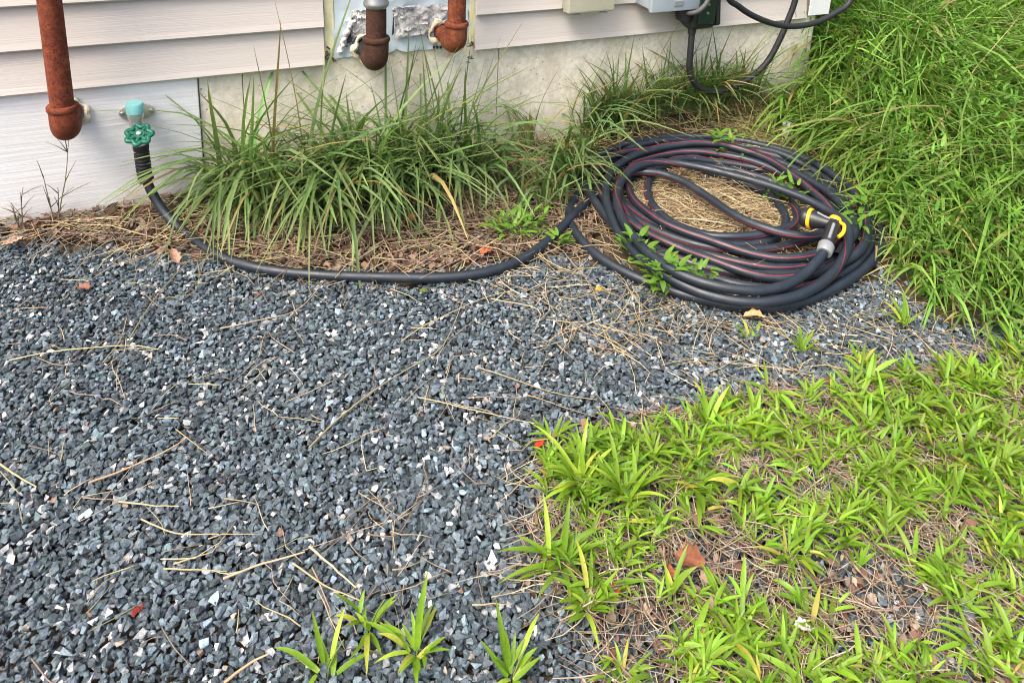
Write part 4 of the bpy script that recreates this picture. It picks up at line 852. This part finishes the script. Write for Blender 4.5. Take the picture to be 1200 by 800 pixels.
straw([(10, 422), (60, 412), (150, 405), (185, 410)], .001)
straw([(120, 425), (140, 400), (150, 372)], .001)
straw([(258, 385), (300, 376), (350, 363), (385, 325)], .0013, 'slanting straw with a raised end left of the longest straw')
straw([(105, 565), (150, 548), (200, 525), (222, 510)], .0016, 'pale thick straw slanting up at the left of the gravel')
straw([(0, 543), (20, 556), (42, 569)], .0016, 'short thick straw at the left edge of the gravel')
straw([(165, 608), (205, 625), (255, 627)], .0012)
straw([(140, 587), (175, 590), (212, 590)], .0013)
straw([(262, 678), (310, 660), (358, 645)], .0016, 'straight pale straw lower left of the small bushy tuft')
straw([(192, 666), (230, 666), (265, 669)], .0012)
straw([(362, 640), (390, 664), (418, 688)], .0016, 'pale straw pointing down at the small bushy tuft')
straw([(343, 660), (380, 685), (425, 703)], .0013)
straw([(490, 465), (560, 482), (632, 498)], .001)
straw([(560, 430), (600, 445), (650, 462), (700, 470)], .0013, 'faint straw crossing the gravel left of the green patch')
straw([(470, 400), (500, 380), (560, 352), (600, 340)], .0012)
straw([(575, 350), (630, 362), (625, 388)], .0012, 'bent yellow straw hooking down below the hose')
straw([(672, 292), (690, 287), (727, 286), (735, 277)], .0014, 'yellow straw lying across the left strand of the coil', z=.028)
straw([(664, 300), (690, 330), (705, 362)], .001)
straw([(262, 800), (290, 778), (316, 765)], .0018, 'thick pale straw at the bottom edge left of the tufts')
straw([(495, 540), (500, 575), (478, 600)], .001, c=(.2, .14, .09))
straw([(430, 625), (470, 622), (500, 560)], .001, c=(.25, .18, .11))
PS = poly([(0, 300), (560, 335), (700, 320), (900, 385), (1150, 420), (900, 460), (640, 510), (600, 660), (560, 800), (0, 800)])
hubs = np.array([at(x, y)[:2] for x, y in ((120, 430), (480, 590), (150, 690), (520, 470), (680, 400), (380, 690), (60, 560), (590, 560), (640, 440), (300, 440), (215, 640), (470, 720))])
p = np.vstack([scatter(PS, 120), hubs[rng.randint(0, len(hubs), 100)] + rng.randn(100, 2) * .035])
for q in p:
    a = rng.rand() * 6.28; L = rng.uniform(.02, .09) * (1 if rng.rand() < .85 else 1.6); z = .0125
    P = [np.array([q[0], q[1], z + rng.uniform(-.002, .003)])]
    for k in range(4):
        a += rng.randn() * (.12 if rng.rand() < .8 else .7); P.append(P[-1] + np.array([math.cos(a), math.sin(a), rng.randn() * .03]) * L / 4)
    P = np.array(P); V, F = tube_np(P - P[0], np.linspace(1, .5, 5) * rng.uniform(.0005, .0011), 4)
    me = mesh_np('straw_stalk', V, [np.array([f for f in F if len(f) == 4])], DRYM, np.tile(hue(1, STRAW if rng.rand() < .75 else GREY, .25, .05), (len(V), 1)), True)
    tag(link('straw_stalk', me, None, P[0]), 'thin dry straw lying loose on the dark gravel', 'straw', 'straws scattered over the gravel')

# ------------------------------------------------------------------ fallen leaves
def dead_leaf(px, py, L, W, az, c, label, z=.014, curl=1.2, seed=1):
    r = np.random.RandomState(seed); n, m = 13, 7; t = np.linspace(0, 1, n); s = np.linspace(-1, 1, m)
    w_ = W * .5 * np.sin(np.pi * np.clip(.06 + .9 * t, 0, 1)) ** .7 * (1 + .18 * np.sin(t * 19 + seed))
    X = (t[:, None] - .5) * L + 0 * s; Y = w_[:, None] * s[None]
    Z = curl * (Y / W) ** 2 * W * 1.3 + .10 * L * np.sin(t * 3.1 + seed)[:, None] + (r.rand(n, m) - .5) * W * .12 + .12 * W * np.abs(np.sin(t * 14))[:, None] * np.abs(s)[None]
    V = np.stack([X, Y, Z], -1).reshape(-1, 3); b_ = V - np.array([0, 0, .0006]); ii = np.arange(n * m).reshape(n, m)
    q = np.stack([ii[:-1, :-1], ii[:-1, 1:], ii[1:, 1:], ii[1:, :-1]], -1).reshape(-1, 4); p = at(px, py, z)
    cc = np.tile(np.array(c), (2 * n * m, 1)) * np.exp(r.randn(2 * n * m, 1) * .16)
    o = link('dead_leaf', None, None, p); o.rotation_euler = (r.randn() * .2, r.randn() * .2, az); tag(o, label, 'dead leaf')
    link('leaf_blade', mesh_np('leaf_blade', np.vstack([V, b_]), [q, q[:, ::-1] + n * m], DRYM, cc, True), o)
    cv_ = np.stack([X[:, m // 2], 0 * t, Z[:, m // 2] - .0004], -1); cv_ = np.vstack([cv_, cv_[-1] + np.array([L * .22, 0, .003])])
    tv, tf = tube_np(cv_, np.linspace(.0011, .0006, len(cv_)), 5)
    link('midrib', mesh_np('midrib', tv, [np.array([f for f in tf if len(f) == 4])], DRYM, np.tile(np.array(c) * .75, (len(tv), 1)), True), o)
dead_leaf(809, 656, .038, .026, 2.2, (.23, .095, .055), 'big curled rust brown dead leaf among the crabgrass', .024, 1.7, 2)
dead_leaf(785, 671, .018, .012, 1.2, (.30, .10, .05), 'small brown dead leaf left of the big curled one', .016, 1.0, 3)
dead_leaf(632, 520, .016, .012, .3, (.50, .05, .02), 'bright red leaf scrap at the upper left of the crabgrass', .016, .5, 4)
dead_leaf(570, 294, .034, .020, .4, (.42, .12, .06), 'orange red dead leaf behind the hose by the leafy weed', .014, .4, 5)
dead_leaf(884, 371, .038, .018, -.5, (.50, .33, .17), 'curled tan dead leaf just below the front of the coil', .016, .9, 6)
dead_leaf(161, 716, .014, .009, .8, (.22, .03, .025), 'tiny dark red leaf scrap on the lower left gravel', .016, .4, 7)
dead_leaf(722, 690, .020, .013, 1.0, (.34, .06, .04), 'red brown leaf scrap left of the crabgrass bare spot', .016, .6, 8)
dead_leaf(1186, 772, .034, .018, 1.4, (.33, .18, .13), 'pinkish brown dead leaf in the lower right corner', .018, .8, 9)
dead_leaf(481, 256, .028, .020, .9, (.36, .15, .06), 'brown dead leaf half hidden under the tall grass', .03, .6, 10)
dead_leaf(701, 339, .013, .010, .2, (.62, .40, .03), 'small yellow leaf on gravel left of the coil weeds', .016, .4, 11)
dead_leaf(497, 341, .022, .011, .5, (.20, .26, .05), 'fallen olive green leaf on gravel just below the hose', .015, .3, 12)
dead_leaf(941, 735, .020, .015, -.3, (.66, .64, .55), 'whitish leaf scrap lying among the lower crabgrass', .024, .4, 13)
dead_leaf(98, 337, .026, .018, 2.4, (.26, .12, .09), 'brown dead leaf on the gravel at the upper left', .015, .6, 14)
dead_leaf(15, 283, .036, .026, .2, (.42, .28, .22), 'pale brown dead leaf at the left foot of the white board', .026, .5, 15)
dead_leaf(205, 300, .034, .02, 1.9, (.36, .22, .16), 'light brown dead leaf at the litter edge below the tap', .018, .6, 16)

# ------------------------------------------------------------------ dry weed stalks by the white board
def dry_weed(px, py, h, label, seed, nb=5):
    r = np.random.RandomState(seed); p = at(px, py, .01); p[1] = min(p[1], 1.69); p[2] = .012; t = empty('dry_weed', p, label, 'dry weed')
    for k in range(3):
        ln = h * (1, .7, .45)[k]; a = r.rand() * 6.28; P = [np.zeros(3)]
        for i in range(6): P.append(P[-1] + np.array([math.cos(a) * .18 + r.randn() * .06, r.randn() * .03 - .01, 1]) * ln / 6)
        P = np.array(P); tv, tf = tube_np(P, np.linspace(.0016, .0006, len(P)), 5); q = np.array([f for f in tf if len(f) == 4])
        link('stalk', mesh_np('stalk', tv, [q], DRYM, np.tile(np.array([.17, .13, .09]) * r.uniform(.7, 1.3), (len(tv), 1)), True), t)
        for j in range(nb - k):
            b_ = P[2 + r.randint(4)]; d_ = np.array([r.randn(), r.randn() * .3 - .1, 1.1]); d_ /= np.linalg.norm(d_); l_ = ln * r.uniform(.2, .5)
            tv, tf = tube_np(np.array([b_, b_ + d_ * l_ * .5, b_ + d_ * l_ + np.array([0, 0, -.004])]), [.0011, .0008, .0004], 4)
            link('twig', mesh_np('twig', tv, [np.array([f for f in tf if len(f) == 4])], DRYM, np.tile(np.array([.2, .17, .11]) * r.uniform(.6, 1.2), (len(tv), 1)), True), t)
dry_weed(70, 257, .20, 'dry branching weed stalk standing under the thick rusty pipe', 4)
dry_weed(28, 262, .10, 'low dry weed stalk at the left end of the white board', 6, 6)
